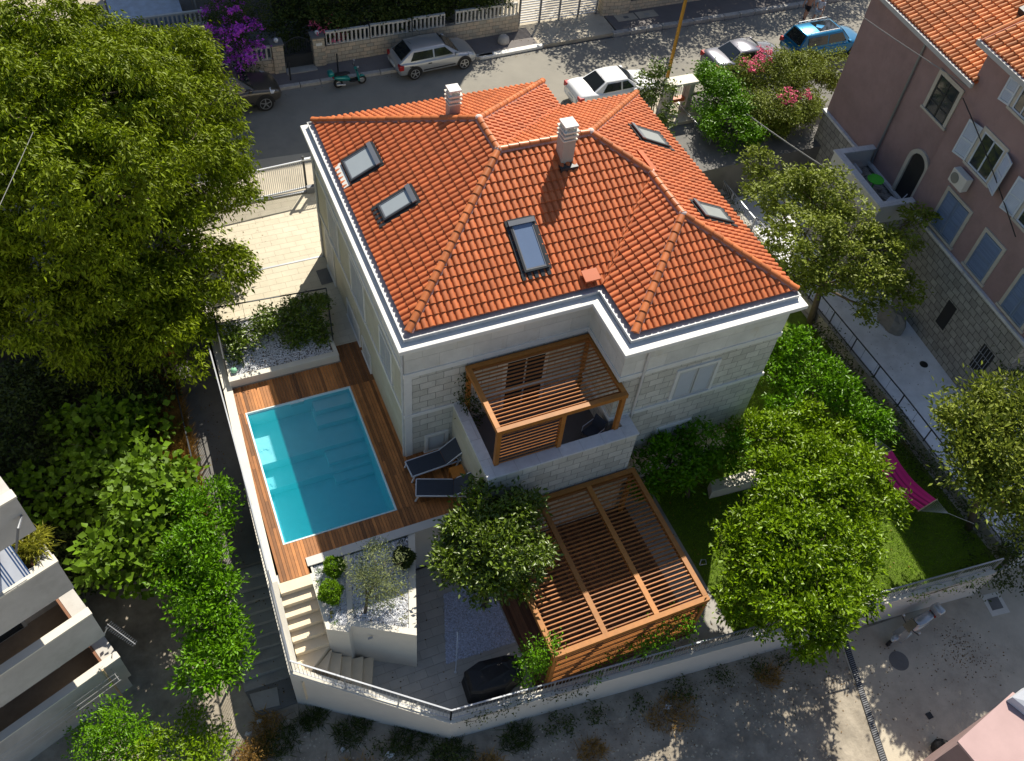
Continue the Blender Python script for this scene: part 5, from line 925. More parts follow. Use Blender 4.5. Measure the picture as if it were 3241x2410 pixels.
def person(label, loc, rz, top, bottom, hairm, ph, group, h=1.75, cap=False):
    root = empty('person', loc, label, 'person', group, rz); mx = root.matrix_basis @ Matrix.Scale(h / 1.75, 4); J = {}; E_ = []
    def c(k, *v): J[k] = v
    def e(*ks): E_.extend(zip(ks, ks[1:]))
    c('pelvis', 0, 0, .96, .13, .10); c('waist', .01, 0, 1.10, .12, .09); c('chest', .02, 0, 1.30, .15, .10); c('neck0', .02, 0, 1.46, .06); c('neck', .03, 0, 1.52, .05); c('head0', .04, 0, 1.60, .075, .07); c('head', .035, 0, 1.68, .08, .085); c('crown', .03, 0, 1.74, .05)
    e('pelvis', 'waist', 'chest', 'neck0', 'neck', 'head0', 'head', 'crown')
    for s, n_ in ((1, 'l'), (-1, 'r')):
        a = ph * s; c(n_ + 'hip', .0, .09 * s, .90, .09); c(n_ + 'knee', .22 * a + .04, .10 * s, .50, .06); c(n_ + 'calf', .2 * a - .02, .10 * s, .36, .055); c(n_ + 'ank', .3 * a - .04 - (.06 if a < 0 else 0), .10 * s, .09 if a > 0 else .13, .037); c(n_ + 'toe', .3 * a + .13, .12 * s, .03, .032)
        e('pelvis', n_ + 'hip', n_ + 'knee', n_ + 'calf', n_ + 'ank', n_ + 'toe')
        b = -ph * s; c(n_ + 'sh', .0, .19 * s, 1.42, .055); c(n_ + 'el', .05 * b - .03, .25 * s, 1.14, .04); c(n_ + 'wr', .18 * b + .06, .26 * s, .90, .028); c(n_ + 'palm', .2 * b + .08, .26 * s, .83, .03, .018)
        e('chest', n_ + 'sh', n_ + 'el', n_ + 'wr', n_ + 'palm')
        for f in range(4):
            y0 = .26 * s; fx = .2 * b + .08 + (f - 1.5) * .022; ln = (.062, .075, .07, .055)[f]; c(n_ + 'f%da' % f, fx, y0, .80, .0085); c(n_ + 'f%db' % f, fx + .004, y0 - .006 * s, .80 - ln * .55, .008); c(n_ + 'f%dc' % f, fx + .003, y0 - .022 * s, .80 - ln, .006); e(n_ + 'palm', n_ + 'f%da' % f, n_ + 'f%db' % f, n_ + 'f%dc' % f)
        c(n_ + 't1', .2 * b + .115, .255 * s, .815, .009); c(n_ + 't2', .2 * b + .13, .245 * s, .78, .0075); e(n_ + 'palm', n_ + 't1', n_ + 't2')
    body = skinmesh('body', J, E_, 'skin', root, mx)
    f = MB(); f.beam((.115, 0, 1.655), (.135, 0, 1.615), .018, .02)
    for s in (-1, 1): f.ball((.105, .03 * s, 1.662), .009, 8); f.ball((.03, .082 * s, 1.64), .018, 8, 1.4)
    f.build('face', 'skin', root, mx=mx); MB().box((.108, -.02, 1.588), (.118, .02, 1.596)).build('mouth', 'lips', root, mx=mx)
    K = {k: J[k] for k in ('pelvis', 'waist', 'chest', 'lsh', 'rsh', 'neck0')}; K = {k: v[:3] + tuple(r + .022 for r in v[3:]) for k, v in K.items()}; K['pelvis'] = (0, 0, .98, .155, .125); K['neck0'] = (.02, 0, 1.45, .075)
    for s, n_ in ((1, 'l'), (-1, 'r')): a, d = Vector(J[n_ + 'sh'][:3]), Vector(J[n_ + 'el'][:3]); K[n_ + 'sl'] = (*a.lerp(d, .6), .06)
    skinmesh('shirt', K, [('pelvis', 'waist'), ('waist', 'chest'), ('chest', 'neck0'), ('chest', 'lsh'), ('chest', 'rsh'), ('lsh', 'lsl'), ('rsh', 'rsl')], top, root, mx)
    K = {'pelvis': (0, 0, .95, .155, .125)}; E2 = []
    for s, n_ in ((1, 'l'), (-1, 'r')): K[n_ + 'hip'] = (0, .09 * s, .88, .105); a, d = Vector((0, .09 * s, .88)), Vector(J[n_ + 'knee'][:3]); K[n_ + 'kn'] = (*a.lerp(d, .75), .085); E2 += [('pelvis', n_ + 'hip'), (n_ + 'hip', n_ + 'kn')]
    skinmesh('shorts', K, E2, bottom, root, mx)
    hb = MB(); hb.lathe((.02, 0, 1.69), [(.098, -.05), (.106, 0), (.09, .05), (.05, .085), (.005, .1)], 12)
    if cap: hb.hexa([(.1, -.06, 1.69), (.2, -.05, 1.68), (.2, .05, 1.68), (.1, .06, 1.69)], [(.1, -.06, 1.70), (.2, -.05, 1.69), (.2, .05, 1.69), (.1, .06, 1.70)])
    hb.build('cap' if cap else 'hair', hairm, root, mx=mx, smooth=True)
    for s, n_ in ((1, 'l'), (-1, 'r')): a = J[n_ + 'ank']; t = J[n_ + 'toe']; sh = MB(); sh.tube([(a[0] - .04, a[1], .04), (a[0] + .03, a[1], .05), (t[0], t[1], .035), (t[0] + .05, t[1], .03)], [.035, .045, .042, .02], 8); sh.build('shoe', 'cloth_black', root, mx=mx, smooth=True)
    return root
person('person in black shorts and dark top walking beside another on the shaded street', (30.35, 20.75, GZ), R(30), 'skin', 'cloth_black', 'hair_dark', .8, 'people walking up the street')
person('person in a pale grey shirt and a dark cap walking on the shaded street', (30.7, 20.2, GZ), R(20), 'cloth_white', 'cloth_blue', 'cloth_black', -.8, 'people walking up the street', cap=True)

# ------------------------------------------------------------------ garden furniture
add('sling', (0.045, 0.055, 0.075), rough=0.8, var=0.08, ns=8); add('white_frame', (0.62, 0.65, 0.70), rough=0.35, var=0.03); add('table_wood', (0.55, 0.20, 0.03), rough=0.5, var=0.15, ns=4)
def lounger(label, loc, rz):
    root = empty('sun_lounger', loc, label, 'sun lounger', 'sun loungers on the deck', rz); mx = root.matrix_basis
    f = MB(); 
    for y in (-.32, .32): f.beam((0, y, .33), (1.75, y, .33), .035, .05)
    f.beam((0, -.32, .33), (0, .32, .33), .035, .05); f.beam((1.75, -.32, .33), (1.75, .32, .33), .035, .05); f.build('frame', 'white_frame', root, mx=mx)
    for x in (0.02, 1.6):
        for y in (-.32, .32): MB().beam((x + .06, y, .31), (x - .04, y, 0), .035, .045).build('leg', 'white_frame', root, mx=mx)
    MB().box((.02, -.3, .335), (1.22, .3, .36)).build('seat', 'sling', root, mx=mx)
    b = MB(); 
    for y in (-.32, .32): b.beam((1.22, y, .35), (1.82, y, .80), .03, .04)
    b.beam((1.82, -.32, .80), (1.82, .32, .80), .03, .04); bf = b.build('back_frame', 'white_frame', root, mx=mx); MB().beam((1.23, 0, .365), (1.81, 0, .80), .6, .02).build('backrest', 'sling', root, mx=mx)
    b = MB(); b.beam((1.55, -.28, .56), (1.68, -.28, .34), .02, .02); b.beam((1.55, .28, .56), (1.68, .28, .34), .02, .02); b.build('strut', 'white_frame', root, mx=mx)
lounger('white-framed dark sun lounger nearest the villa wall, set square to it', (-.16, -.75, 0), R(3)); lounger('white-framed dark sun lounger turned askew in front of the magnolia tree', (-.16, -1.50, 0), R(-20))
t = empty('side_table', (1.3, -1.43, 0), 'small square orange wooden side table between the two loungers', 'table'); mx = t.matrix_basis
MB().box((-.23, -.22, .42), (.23, .22, .45)).build('tabletop', 'table_wood', t, mx=mx, bevel=.005)
for x in (-.2, .2):
    for y in (-.19, .19): MB().box((x - .02, y - .02, 0), (x + .02, y + .02, .42)).build('leg', 'table_wood', t, mx=mx)
# balcony chair
ch = empty('garden_chair', (5.7, -2.2, 1.2), 'dark garden chair on the shaded balcony by the right pergola post', 'chair', rz=R(200)); mx = ch.matrix_basis
MB().box((-.24, -.24, .42), (.24, .24, .46)).build('seat', 'sling', ch, mx=mx); MB().hexa([(-.24, -.24, .46), (-.21, -.24, .46), (-.21, .24, .46), (-.24, .24, .46)], [(-.34, -.24, .95), (-.31, -.24, .95), (-.31, .24, .95), (-.34, .24, .95)]).build('backrest', 'sling', ch, mx=mx)
for x in (-.22, .22):
    for y in (-.22, .22): MB().beam((x, y, .42), (x * 1.1, y * 1.1, 0), .03, .03).build('leg', 'grey_metal', ch, mx=mx)
for s in (-1, 1): MB().tube([(.24, .25 * s, .44), (.2, .27 * s, .66), (-.28, .26 * s, .68)], .014, 6).build('armrest', 'white_frame', ch, mx=mx)

# hammock
hm = empty('hammock', (17.2, -6.1, -2.4), 'magenta striped hammock with wooden spreader bars hanging over the lawn', 'hammock')
add('hammock_cloth', (0.66, 0.03, 0.22), rough=0.9, tint=0.75, var=0.05)
A0, A1, C0, C1 = Vector((16.72, -4.95, -1.5)), Vector((17.56, -4.88, -1.45)), Vector((16.87, -7.4, -1.5)), Vector((17.8, -7.25, -1.5)); b = MB(); NU, NV = 18, 16
pat = [.55, .6, .2, .55, .5, .75, .15, .1, .5, .6, .55, .2, .6, .65, .55, .5, .6, .55]
for i in range(NU):
    for j in range(NV):
        def pt(u, v):
            p = A0.lerp(A1, u).lerp(C0.lerp(C1, u), v); p.z -= .22 * math.sin(math.pi * v) + .13 * math.sin(math.pi * u) * math.sin(math.pi * v); p.x += (0.5 - u) * .02 * math.sin(math.pi * v); return p
        b.add([pt(i / NU, j / NV), pt((i + 1) / NU, j / NV), pt((i + 1) / NU, (j + 1) / NV), pt(i / NU, (j + 1) / NV)], [(0, 1, 2, 3)], pat[i])
b.build('cloth', 'hammock_cloth', hm, smooth=True); add('pale_wood', (0.55, 0.42, 0.25), rough=0.6); add('rope', (0.55, 0.55, 0.55), rough=0.9)
for p, q, e_ in ((A0, A1, Vector((17.12, -4.3, -1.2))), (C0, C1, Vector((17.62, -7.95, -1.25)))):
    MB().tube([p.lerp(q, -.06), p.lerp(q, 1.06)], .022, 8).build('spreader_bar', 'pale_wood', hm)
    r_ = MB()
    for k in range(12): r_.tube([p.lerp(q, k / 11), e_], .006, 4)
    r_.tube([e_, e_ + (e_ - p.lerp(q, .5)).normalized() * .9], .01, 5); r_.build('ropes', 'rope', hm)
# covered barbecue
bq = MB(); fp = [(-.52, -7.12), (.0, -6.98), (.85, -7.05), (1.2, -7.22), (1.22, -7.72), (.5, -8.0), (-.3, -7.95), (-.56, -7.8)]; cx_, cy_ = .35, -7.5; n = len(fp); vs = []
for s, z in ((1.06, -2.39), (1.03, -2.0), (1.0, -1.62), (.9, -1.5), (.5, -1.44)): vs += [(cx_ + (x - cx_) * s * (1 + .02 * math.sin(9 * i + z * 7)), cy_ + (y - cy_) * s, z + .04 * math.sin(i * 2.3)) for i, (x, y) in enumerate(fp)]
bq.add(vs, [(i * n + k, i * n + (k + 1) % n, (i + 1) * n + (k + 1) % n, (i + 1) * n + k) for i in range(4) for k in range(n)] + [tuple(4 * n + k for k in range(n))]); bq.f = [tuple(reversed(f)) for f in bq.f]
add('tarp', (0.012, 0.012, 0.014), rough=0.5, var=0.1, ns=8, bump=0.3, bs=12); bb = empty('covered_barbecue', (.35, -7.5, -2.4), 'large barbecue under a black cover in the corner of the lower terrace', 'barbecue'); bq.build('cover', 'tarp', bb, bevel=0.03)
s_ = MB()
for k in range(4): s_.hexa([(1.0 + k * .015, -7.15 - k * .13, -1.60), (1.30, -7.22 - k * .13, -1.72), (1.30, -7.27 - k * .13, -1.72), (1.0 + k * .015, -7.20 - k * .13, -1.60)], [(1.0 + k * .015, -7.15 - k * .13, -1.58), (1.30, -7.22 - k * .13, -1.70), (1.30, -7.27 - k * .13, -1.70), (1.0 + k * .015, -7.20 - k * .13, -1.58)])
s_.build('slatted_shelf', 'white_frame', bb)
tag(MB().tube([(-.65, -6.76, -2.38), (-.45, -6.3, -1.75), (-.32, -5.95, -1.3)], .018, 8).ball((-.65, -6.76, -2.36), .05, 10).build('cleaning_pole', 'white_frame'), 'thin white pole leaning over the blue-grey gravel bed', 'pole')
tag(MB().tube([(8.6, -6.2, -2.36), (8.75, -6.05, -2.34), (8.9, -6.1, -2.34), (8.85, -6.25, -2.36), (8.6, -6.2, -2.36)], .02, 6).build('garden_hose_ring', 'rim'), 'small pale wire loop lying on the dark lawn beside the pergola', 'wire loop')
nb_ = MB(); nb_.prism([(10.3, -3.95), (12.3, -4.1), (12.35, -3.6), (10.5, -3.5)], -2.4, -1.9); tag(nb_.build('garden_bench', 'plaster_cap', bevel=.02), 'pale masonry bench between the shaded citrus trees', 'bench')

# ------------------------------------------------------------------ driveway gate
gt = empty('driveway_gate', (-2.4, 14.3, 0), 'long light metal sliding gate across the driveway', 'gate'); b = MB(); b.beam((-4.9, 14.22, 1.5), (0.3, 14.5, 1.5), .05, .05); b.beam((-4.9, 14.22, .1), (0.3, 14.5, .1), .05, .07); b.build('frame', 'white_frame', gt)
b = MB(); 
for i in range(62): x = -4.85 + i * .083; y = 14.22 + (x + 4.9) * .0538; b.beam((x, y, .12), (x, y, 1.49), .02, .02)
b.build('bars', 'steel_rail', gt); 
for x in (.33, .72): MB().box((x - .04, 14.4, 0), (x + .04, 14.5, 1.75)).build('post', 'dark_metal', gt)
MB().box((.28, 14.38, 1.55), (.8, 14.5, 1.62)).build('track_guide', 'white_frame', gt); MB().box((-4.9, 14.3, 0.0), (.6, 14.42, .03)).build('track', 'steel_rail', gt); MB().box((.3, 14.15, 0), (.7, 14.36, .32)).build('motor', 'grey_metal', gt, bevel=.02)
tag(MB().box((.8, 14.3, -.1), (1.6, 14.6, 1.15)).build('gate_pier', 'plaster', bevel=.01), 'cream plastered pier at the end of the sliding gate', 'pier')
railing('pier_railing', [(.85, 14.45, 1.15), (2.6, 14.5, 1.15)], .5, 'short steel railing on the cream pier beside the villa corner')
tag(MB().box((1.6, 14.35, -.1), (14.6, 14.6, .9)).build('front_wall', 'plaster'), 'low cream plaster wall between the villa and the street', 'wall')

# ------------------------------------------------------------------ north side of the street
add('stone_wall', (0.44, 0.40, 0.32), rough=0.9, var=0.2, ns=3, bump=0.3, bs=20, brick=(0.38, 0.2, 0.012, (0.24, 0.22, 0.19), (0.62, 0.50, 0.36), 'wall')); add('concrete_white', (0.55, 0.54, 0.50), rough=0.8, var=0.15, ns=3)
def balustrade(root, x0, x1, y, z0, z1, th=.14):
    b = MB(); b.box((x0, y - th / 2, z1 - .09), (x1, y + th / 2, z1)); b.box((x0, y - th / 2, z0), (x1, y + th / 2, z0 + .05)); n = max(2, int((x1 - x0) / .21))
    for i in range(n + 1): x = x0 + (x1 - x0) * i / n; b.box((max(x0, x - .045), y - th / 2 + .01, z0 + .05), (min(x1, x + .045), y + th / 2 - .01, z1 - .09))
    b.build('balustrade', 'concrete_white', root)
w1 = empty('balustrade_wall', (8.8, 23.5, 0), 'long stone wall with a white slatted balustrade above the silver hatchback', 'wall')
MB().prism([(3.1, 23.4), (14.06, 23.75), (14.06, 24.0), (3.1, 23.65)], -.1, .98).build('wall', 'stone_wall', w1); MB().box((3.05, 23.32, -.1), (3.62, 23.85, 1.5)).build('pier', 'stone_wall', w1); MB().prism([(3.0, 23.27), (3.67, 23.27), (3.67, 23.9), (3.0, 23.9)], 1.5, 1.57).build('pier_cap', 'concrete_dark', w1)
for a, c in ((3.75, 5.9), (6.0, 8.1), (8.2, 9.9), (10.5, 13.9)): balustrade(w1, a, c, 23.55 + (a - 3) * .03, .98, 1.66)
MB().ball((3.35, 23.6, 1.66), .11, 12).build('lamp_ball', 'lamp_clear', w1, smooth=True); MB().box((3.2, 23.305, 1.12), (3.5, 23.318, 1.26)).build('name_plate', 'plate', w1)
w2 = empty('balustrade_wall', (0, 23.5, 0), 'short stone wall with white balustrade beneath the bougainvillea', 'wall')
MB().prism([(-2.4, 23.55), (1.1, 23.3), (1.1, 23.55), (-2.4, 23.8)], -.1, .72).build('wall', 'stone_wall', w2); MB().box((1.08, 23.22, -.1), (1.6, 23.75, 1.48)).build('pier', 'stone_wall', w2); MB().box((1.03, 23.17, 1.48), (1.65, 23.8, 1.55)).build('pier_cap', 'concrete_dark', w2)
balustrade(w2, -2.3, 1.05, 23.47, .72, 1.4); MB().ball((1.34, 23.45, 1.65), .12, 12).build('lamp_ball', 'lamp_clear', w2, smooth=True)
ig = empty('iron_gate', (2.3, 23.5, 0), 'dark wrought iron gate with an arched top between two stone piers', 'gate'); b = MB()
for i in range(13): x = 1.66 + i * .112; b.beam((x, 23.5, .08), (x, 23.5, 1.25 + .35 * math.sin(math.pi * i / 12)), .018, .018)
b.build('bars', 'dark_metal', ig); b = MB(); b.tube([(1.64 + 1.38 * t, 23.5, 1.27 + .36 * math.sin(math.pi * t)) for t in np.linspace(0, 1, 13)], .02, 6); b.beam((1.64, 23.5, .1), (3.02, 23.5, .1), .03, .03); b.beam((1.64, 23.5, .75), (3.02, 23.5, .75), .03, .03); b.build('frame', 'dark_metal', ig)
MB().box((1.7, 23.49, .1), (3.0, 23.505, .7)).build('kick_panel', 'dark_metal', ig)
struct(MB().box((1.6, 23.0, -.1), (3.1, 23.95, .08)).build('doorstep', 'concrete'))
tag(MB().tube([(1.65, 22.55, .02), (1.65, 22.55, 1.0)], .04, 8).build('bollard', 'dark_metal'), 'dark bollard on the shaded sidewalk by the iron gate', 'bollard')
tag(MB().tube([(4.0, 22.6, .02), (4.0, 22.6, 1.0)], .04, 8).build('bollard', 'dark_metal'), 'dark bollard on the sidewalk just behind the teal scooter', 'bollard')
tag(MB().lathe((12.9, 22.95, .02), [(.3, 0), (.31, .12), (.27, .3), (.16, .4), (.02, .43)], 16).build('boulder', 'kerb', smooth=True), 'round pale stone bollard on the shaded sidewalk end', 'boulder')
sg = empty('slatted_gate', (16.7, 24.35, 0), 'wide pale horizontal-slat gate casting striped shadows', 'gate')
for x in (14.35, 15.55, 16.7, 17.85, 18.95): MB().box((x - .04, 24.3, .0), (x + .04, 24.4, 1.75)).build('post', 'grey_metal', sg)
b = MB()
for k in range(12): b.box((14.35, 24.31, .12 + k * .14), (18.95, 24.35, .17 + k * .14))
b.build('slats', 'white_frame', sg)
struct(MB().prism([(14.1, 22.2), (19.2, 22.3), (19.4, 30), (13.9, 30)], -.2, .01).build('gate_apron', 'concrete_light'))
struct(MB().prism([(-8, 16.3), (3, 16.3), (3, 16.9), (-8, 17.6)], -.1, -.09).build('gutter_strip', 'concrete_light'))
tag(MB().prism([(19.15, 24.0), (20.1, 23.85), (20.8, 23.9), (20.8, 24.6), (19.2, 24.7)], -.1, 1.9).build('stone_pier', 'stone_wall', bevel=.08), 'thick rounded stone pier beside the slatted gate', 'pier')
fw = empty('garden_fence', (24, 24.3, 0), 'low stone wall with dark fence on the far side of the street', 'fence'); MB().box((20.8, 24.1, -.1), (34, 24.4, .55)).build('wall', 'stone_wall', fw); MB().box((20.8, 24.2, .55), (26, 24.26, 1.5)).build('panel', 'dark_metal', fw); b = MB()
for i in range(50): b.beam((26.1 + i * .15, 24.25, .55), (26.1 + i * .15, 24.25, 1.4), .02, .02)
b.build('bars', 'dark_metal', fw)
for x, lb in ((20.4, 'left'), (21.7, 'right')):
    mc = empty('utility_cover', (x, 23.5, .03), '%s one of two pale concrete utility covers on the far sidewalk' % lb, 'manhole', 'concrete covers on the sidewalk'); MB().box((x - .6, 23.2, .03), (x + .6, 23.85, .045)).build('slab', 'concrete_light', mc); MB().box((x - .14, 23.4, .045), (x + .14, 23.62, .052)).build('lid', 'concrete_dark' if lb == 'left' else 'concrete', mc)
nh = empty('north_house', (5, 32, 0), 'tall shaded house behind the gardens on the far side of the street', 'house'); MB().box((-1.5, 28.6, -.2), (16.0, 38, 15.2)).build('wall', 'concrete_dark', nh); MB().prism([(-2.0, 28.2), (16.4, 28.2), (16.4, 38.4), (-2, 38.4)], 15.2, 15.5).build('roof', 'tile', nh)
MB().box((2.2, 28.52, 0), (3.4, 28.6, 2.2)).build('door', 'black_plastic', nh); MB().box((2.5, 28.50, 1.3), (2.75, 28.52, 1.7)).build('notice', 'plate', nh); MB().box((4.0, 28.3, 0), (4.5, 28.6, 4)).build('pilaster', 'concrete', nh)
nw = empty('terrace_parapet', (-3, 27.7, 0), 'grey slatted terrace parapet behind the huge tree top', 'wall'); MB().box((-5.4, 27.6, -.2), (-1.2, 27.85, .55)).build('wall', 'concrete', nw); balustrade(nw, -5.4, -1.3, 27.72, .55, 1.25)
tag(MB().box((-5.6, 28.5, .3), (-2.2, 31.5, .75)).build('pool_cover', mat('blue_sheet', (0.30, 0.38, 0.48), rough=.4, var=.3, ns=3)), 'pale blue plastic sheet on the terrace at the top edge', 'sheet')
struct(MB().prism([(-12, 27), (-5.6, 28.5), (-6, 40), (-22, 40), (-22, 27)], -.2, -.05).build('north_path', 'concrete_light'))
# wooden pole, wires
tag(MB().tube([(19.72, 17.55, -.1), (19.72, 17.55, 9.5)], [.095, .075], 10).build('utility_pole', mat('pole_wood', (0.42, 0.22, 0.03), rough=.8, var=.25, ns=5, bump=.2)), 'tall ochre wooden utility pole standing beside the white saloon', 'pole')
add('wire', (0.25, 0.25, 0.24), rough=.6); add('wire_dark', (0.02, 0.02, 0.02), rough=.6)
def wire(label, p, q, r=.012, sag=.3, m='wire'):
    p, q = Vector(p), Vector(q); tag(MB().tube([p.lerp(q, t) - Vector((0, 0, sag * 4 * t * (1 - t))) for t in np.linspace(0, 1, 17)], r, 5).build('cable', m), label, 'cable', 'overhead cables')
wire('twisted cable running over the street to the corner of the pink house', (19.72, 17.55, 9.0), (24.03, 4.3, 7.2), r=.02)
wire('thin cable over the huge tree at the left edge', (-12.5, -2.0, 8.5), (-8.4, 9.2, 8.4), r=.010, sag=.1)
wire('short thick pale cable from the hedge to the stone base of the pink house', (20.5, 11.9, 1.6), (21.9, 7.05, 1.6), r=.03, sag=.05)

# north-east passage
pe = empty('gate_pier', (18.8, 15.2, 0), 'roofed cream gate portal with two piers beside the white saloon', 'gate'); MB().box((18.1, 14.85, 1.5), (19.65, 15.55, 1.62)).build('roof_slab', 'plaster_cap', pe, bevel=.01)
for x in (18.2, 19.3): MB().box((x, 14.95, -1.2), (x + .26, 15.45, 1.5)).build('pier', 'concrete', pe)
MB().box((18.5, 15.1, .45), (19.25, 15.35, .62)).build('flower_trough', 'red_metal', pe); b = MB()
for i in range(7): b.beam((18.5 + i * .12, 15.2, .7), (18.5 + i * .12, 15.2, 1.45), .015, .015)
b.build('grille', 'dark_metal', pe)
struct(MB().prism([(14.9, 8.0), (19.4, 8.0), (19.4, 14.8), (14.9, 14.2)], -3.4, -1.6).build('side_path', 'terrace_paving'))
fw = empty('boundary_wall', (19.3, 13, -1.6), 'white stone boundary wall partly hidden under ivy beside the passage', 'wall'); MB().box((19.05, 12.3, -3), (19.3, 16.6, -.65)).build('wall', 'stone_wall', fw); MB().box((19.05, 11.9, -3), (19.4, 12.3, -.5)).build('pier', 'plaster_cap', fw)
railing('boundary_railing', [(19.2, 16.6, -.65), (19.3, 12.4, -.65)], .75, 'upper steel railing on the stone boundary wall by the passage', step=.12)
railing('boundary_railing', [(19.35, 11.7, -1.9), (19.35, 7.9, -1.9)], .8, 'lower dark railing on the boundary beside the patio tree', m='steel_rail', step=.12)
struct(MB().prism([(19.4, 12.2), (27, 13.0), (27, 16.3), (19.4, 16.3)], -3.4, -1.2).build('bank', 'dirt_dark_shaded')); add('orange_stone', (0.42, 0.24, 0.08), rough=.9, var=.3, ns=4, bump=.4)  # bank: near-black dirt stands in for the shade behind the hedge
tag(MB().prism([(21.3, 12.15), (26.8, 12.75), (26.8, 12.98), (21.3, 12.4)], -2.4, -1.0).build('retaining_wall', 'orange_stone'), 'low orange-brown stone wall at the foot of the oleander hedge', 'wall')
hd = MB(); hd.box((19.6, 11.2, -2.4), (21.0, 12.3, -1.9)); hd.box((19.6, 11.6, -2.4), (21.0, 12.3, -1.5)); struct(hd.build('passage_steps', 'concrete'))

# ------------------------------------------------------------------ pink house (local frame: y along its west wall, x inwards)
add('pink_plaster', (0.30, 0.205, 0.20), rough=.9, var=.14, ns=1.0, bump=.06, bs=40, stain=((0.25, 0.175, 0.17), 1.2, .5, .8)); add('rubble_stone', (0.26, 0.25, 0.23), rough=.95, var=.25, ns=2.5, bump=.5, bs=12, brick=(0.42, 0.3, 0.018, (0.13, 0.125, 0.115), (0.34, 0.33, 0.30), 'wall')); add('old_tile', (0.62, 0.25, 0.10), rough=.75, tint=.35, var=.2, ns=4)
add('shutter_blue', (0.15, 0.21, 0.32), rough=.6, tint=.1, var=.1); add('shutter_white', (0.50, 0.56, 0.64), rough=.6, var=.1); add('sill', (0.48, 0.45, 0.39), rough=.8, var=.12, ns=3); add('fascia', (0.42, 0.43, 0.43), rough=.6, var=.1)
ph = empty('pink_house', (23.81, 4.1, -2.4), 'faded pink rendered house with blue shutters and a stone base at the right edge', 'house', rz=math.atan2(-.1, -1) + math.pi / 2 if False else -math.atan(.1) * -1 * -1)
pm_ = Matrix.Translation((23.81, 4.1, 0)) @ Matrix.Rotation(-math.atan(.1), 4, 'Z'); ph.rotation_euler = (0, 0, -math.atan(.1)); ph.matrix_basis = Matrix.Translation((23.81, 4.1, -2.4)) @ Matrix.Rotation(-math.atan(.1), 4, 'Z')
def pb(b, nm, m, par=None, **k): return b.build(nm, m, par or ph, mx=pm_, **k)
b = MB(); b.box((0, -8.1, 1.7), (10, 0, 9.1)); pb(b, 'wall', 'pink_plaster'); b = MB(); b.box((.22, 0, 1.35), (10, 7.3, 7.7)); pb(b, 'wall', 'pink_plaster')
b = MB(); b.box((-.06, -8.16, -2.45), (10, .0, 1.62)); b.box((.16, 0, -2.45), (10, 7.36, 1.28)); pb(b, 'stone_base', 'rubble_stone'); b = MB(); b.box((-.14, -8.25, 1.62), (.3, .05, 1.74)); b.box((.06, .05, 1.28), (.4, 7.42, 1.4)); pb(b, 'ledge', 'coping')
def ptile(x0, y0, x1, y1, z0, slope, cw=.22, L=.4):
    # barrel tiles on a plane rising along +x
    b = MB(); v = Vector((1, 0, slope)).normalized(); nr = Vector((-slope, 0, 1)).normalized(); n = int((y1 - y0) / cw); m_ = int((x1 - x0) / v.x / L)
    for j in range(n):
        for r in range(m_ + 1):
            t = rnd.random(); vs = []
            for vv, rr, lf in ((r * L, .085, .05), (min((r + 1) * L + .05, (m_ + 1) * L), .07, .02)):
                for k in range(6): a = math.pi * k / 5; vs.append(Vector((x0, y0 + (j + .5) * cw, z0)) + v * vv + Vector((0, 1, 0)) * math.cos(a) * rr + nr * (math.sin(a) * rr + lf - .02))
            b.add(vs, [(k, k + 1, 7 + k, 6 + k) for k in range(5)] + [(5, 4, 3, 2, 1, 0)], t)
    return b
b = MB(); b.hexa([(-.35, -8.4, 9.12), (5.2, -8.4, 9.12 + 5.55 * .42), (5.2, .3, 9.12 + 5.55 * .42), (-.35, .3, 9.12)], [(-.35, -8.4, 9.2), (5.2, -8.4, 9.2 + 5.55 * .42), (5.2, .3, 9.2 + 5.55 * .42), (-.35, .3, 9.2)]); r1_ = pb(b, 'roof', 'red_metal'); pb(ptile(-.38, -8.4, 5.2, .25, 9.23, .42), 'tiles', 'old_tile', r1_)
b = MB(); b.hexa([(-.15, -.2, 7.6), (8, -.2, 7.6 + 8.15 * .42), (8, 7.7, 7.6 + 8.15 * .42), (-.15, 7.7, 7.6)], [(-.15, -.2, 7.7), (8, -.2, 7.7 + 8.15 * .42), (8, 7.7, 7.7 + 8.15 * .42), (-.15, 7.7, 7.7)]); r2_ = pb(b, 'roof', 'red_metal'); pb(ptile(-.18, -.2, 8, 7.65, 7.73, .42), 'tiles', 'old_tile', r2_)
b = MB(); b.box((-.5, -8.4, 9.02), (-.38, .34, 9.2)); b.box((-.32, -.25, 7.52), (-.2, 7.75, 7.7)); pb(b, 'gutter', 'fascia'); b = MB(); b.tube([(-.4, .3, 9.3), (5.2, .3, 9.3 + 5.6 * .42)], .07, 8); pb(b, 'verge_tiles', 'old_tile')
b = MB(); b.tube([(.12, 3.2, 7.5), (.12, 3.15, 2.0), (.12, 3.1, 1.5)], .05, 10); b.tube([(-.15, 3.4, 7.55), (.12, 3.2, 7.3)], .05, 8); pb(b, 'downpipe', 'grey_metal')
def surround(y0, y1, z0, z1, x, nm='window', th=.14, fill='glass', parts=True, par=None):
    b = MB(); b.box((x - .05, y0, z0), (x + .03, y0 + th, z1)); b.box((x - .05, y1 - th, z0), (x + .03, y1, z1)); b.box((x - .05, y0 + th, z1 - th), (x + .03, y1 - th, z1)); b.box((x - .09, y0 - .06, z0 - .1), (x + .03, y1 + .06, z0)); wn = pb(b, nm, 'sill'); 
    b = MB(); b.box((x - .018, y0 + th, z0), (x + .02, y1 - th, z1 - th)); pb(b, 'pane', fill, wn); return wn
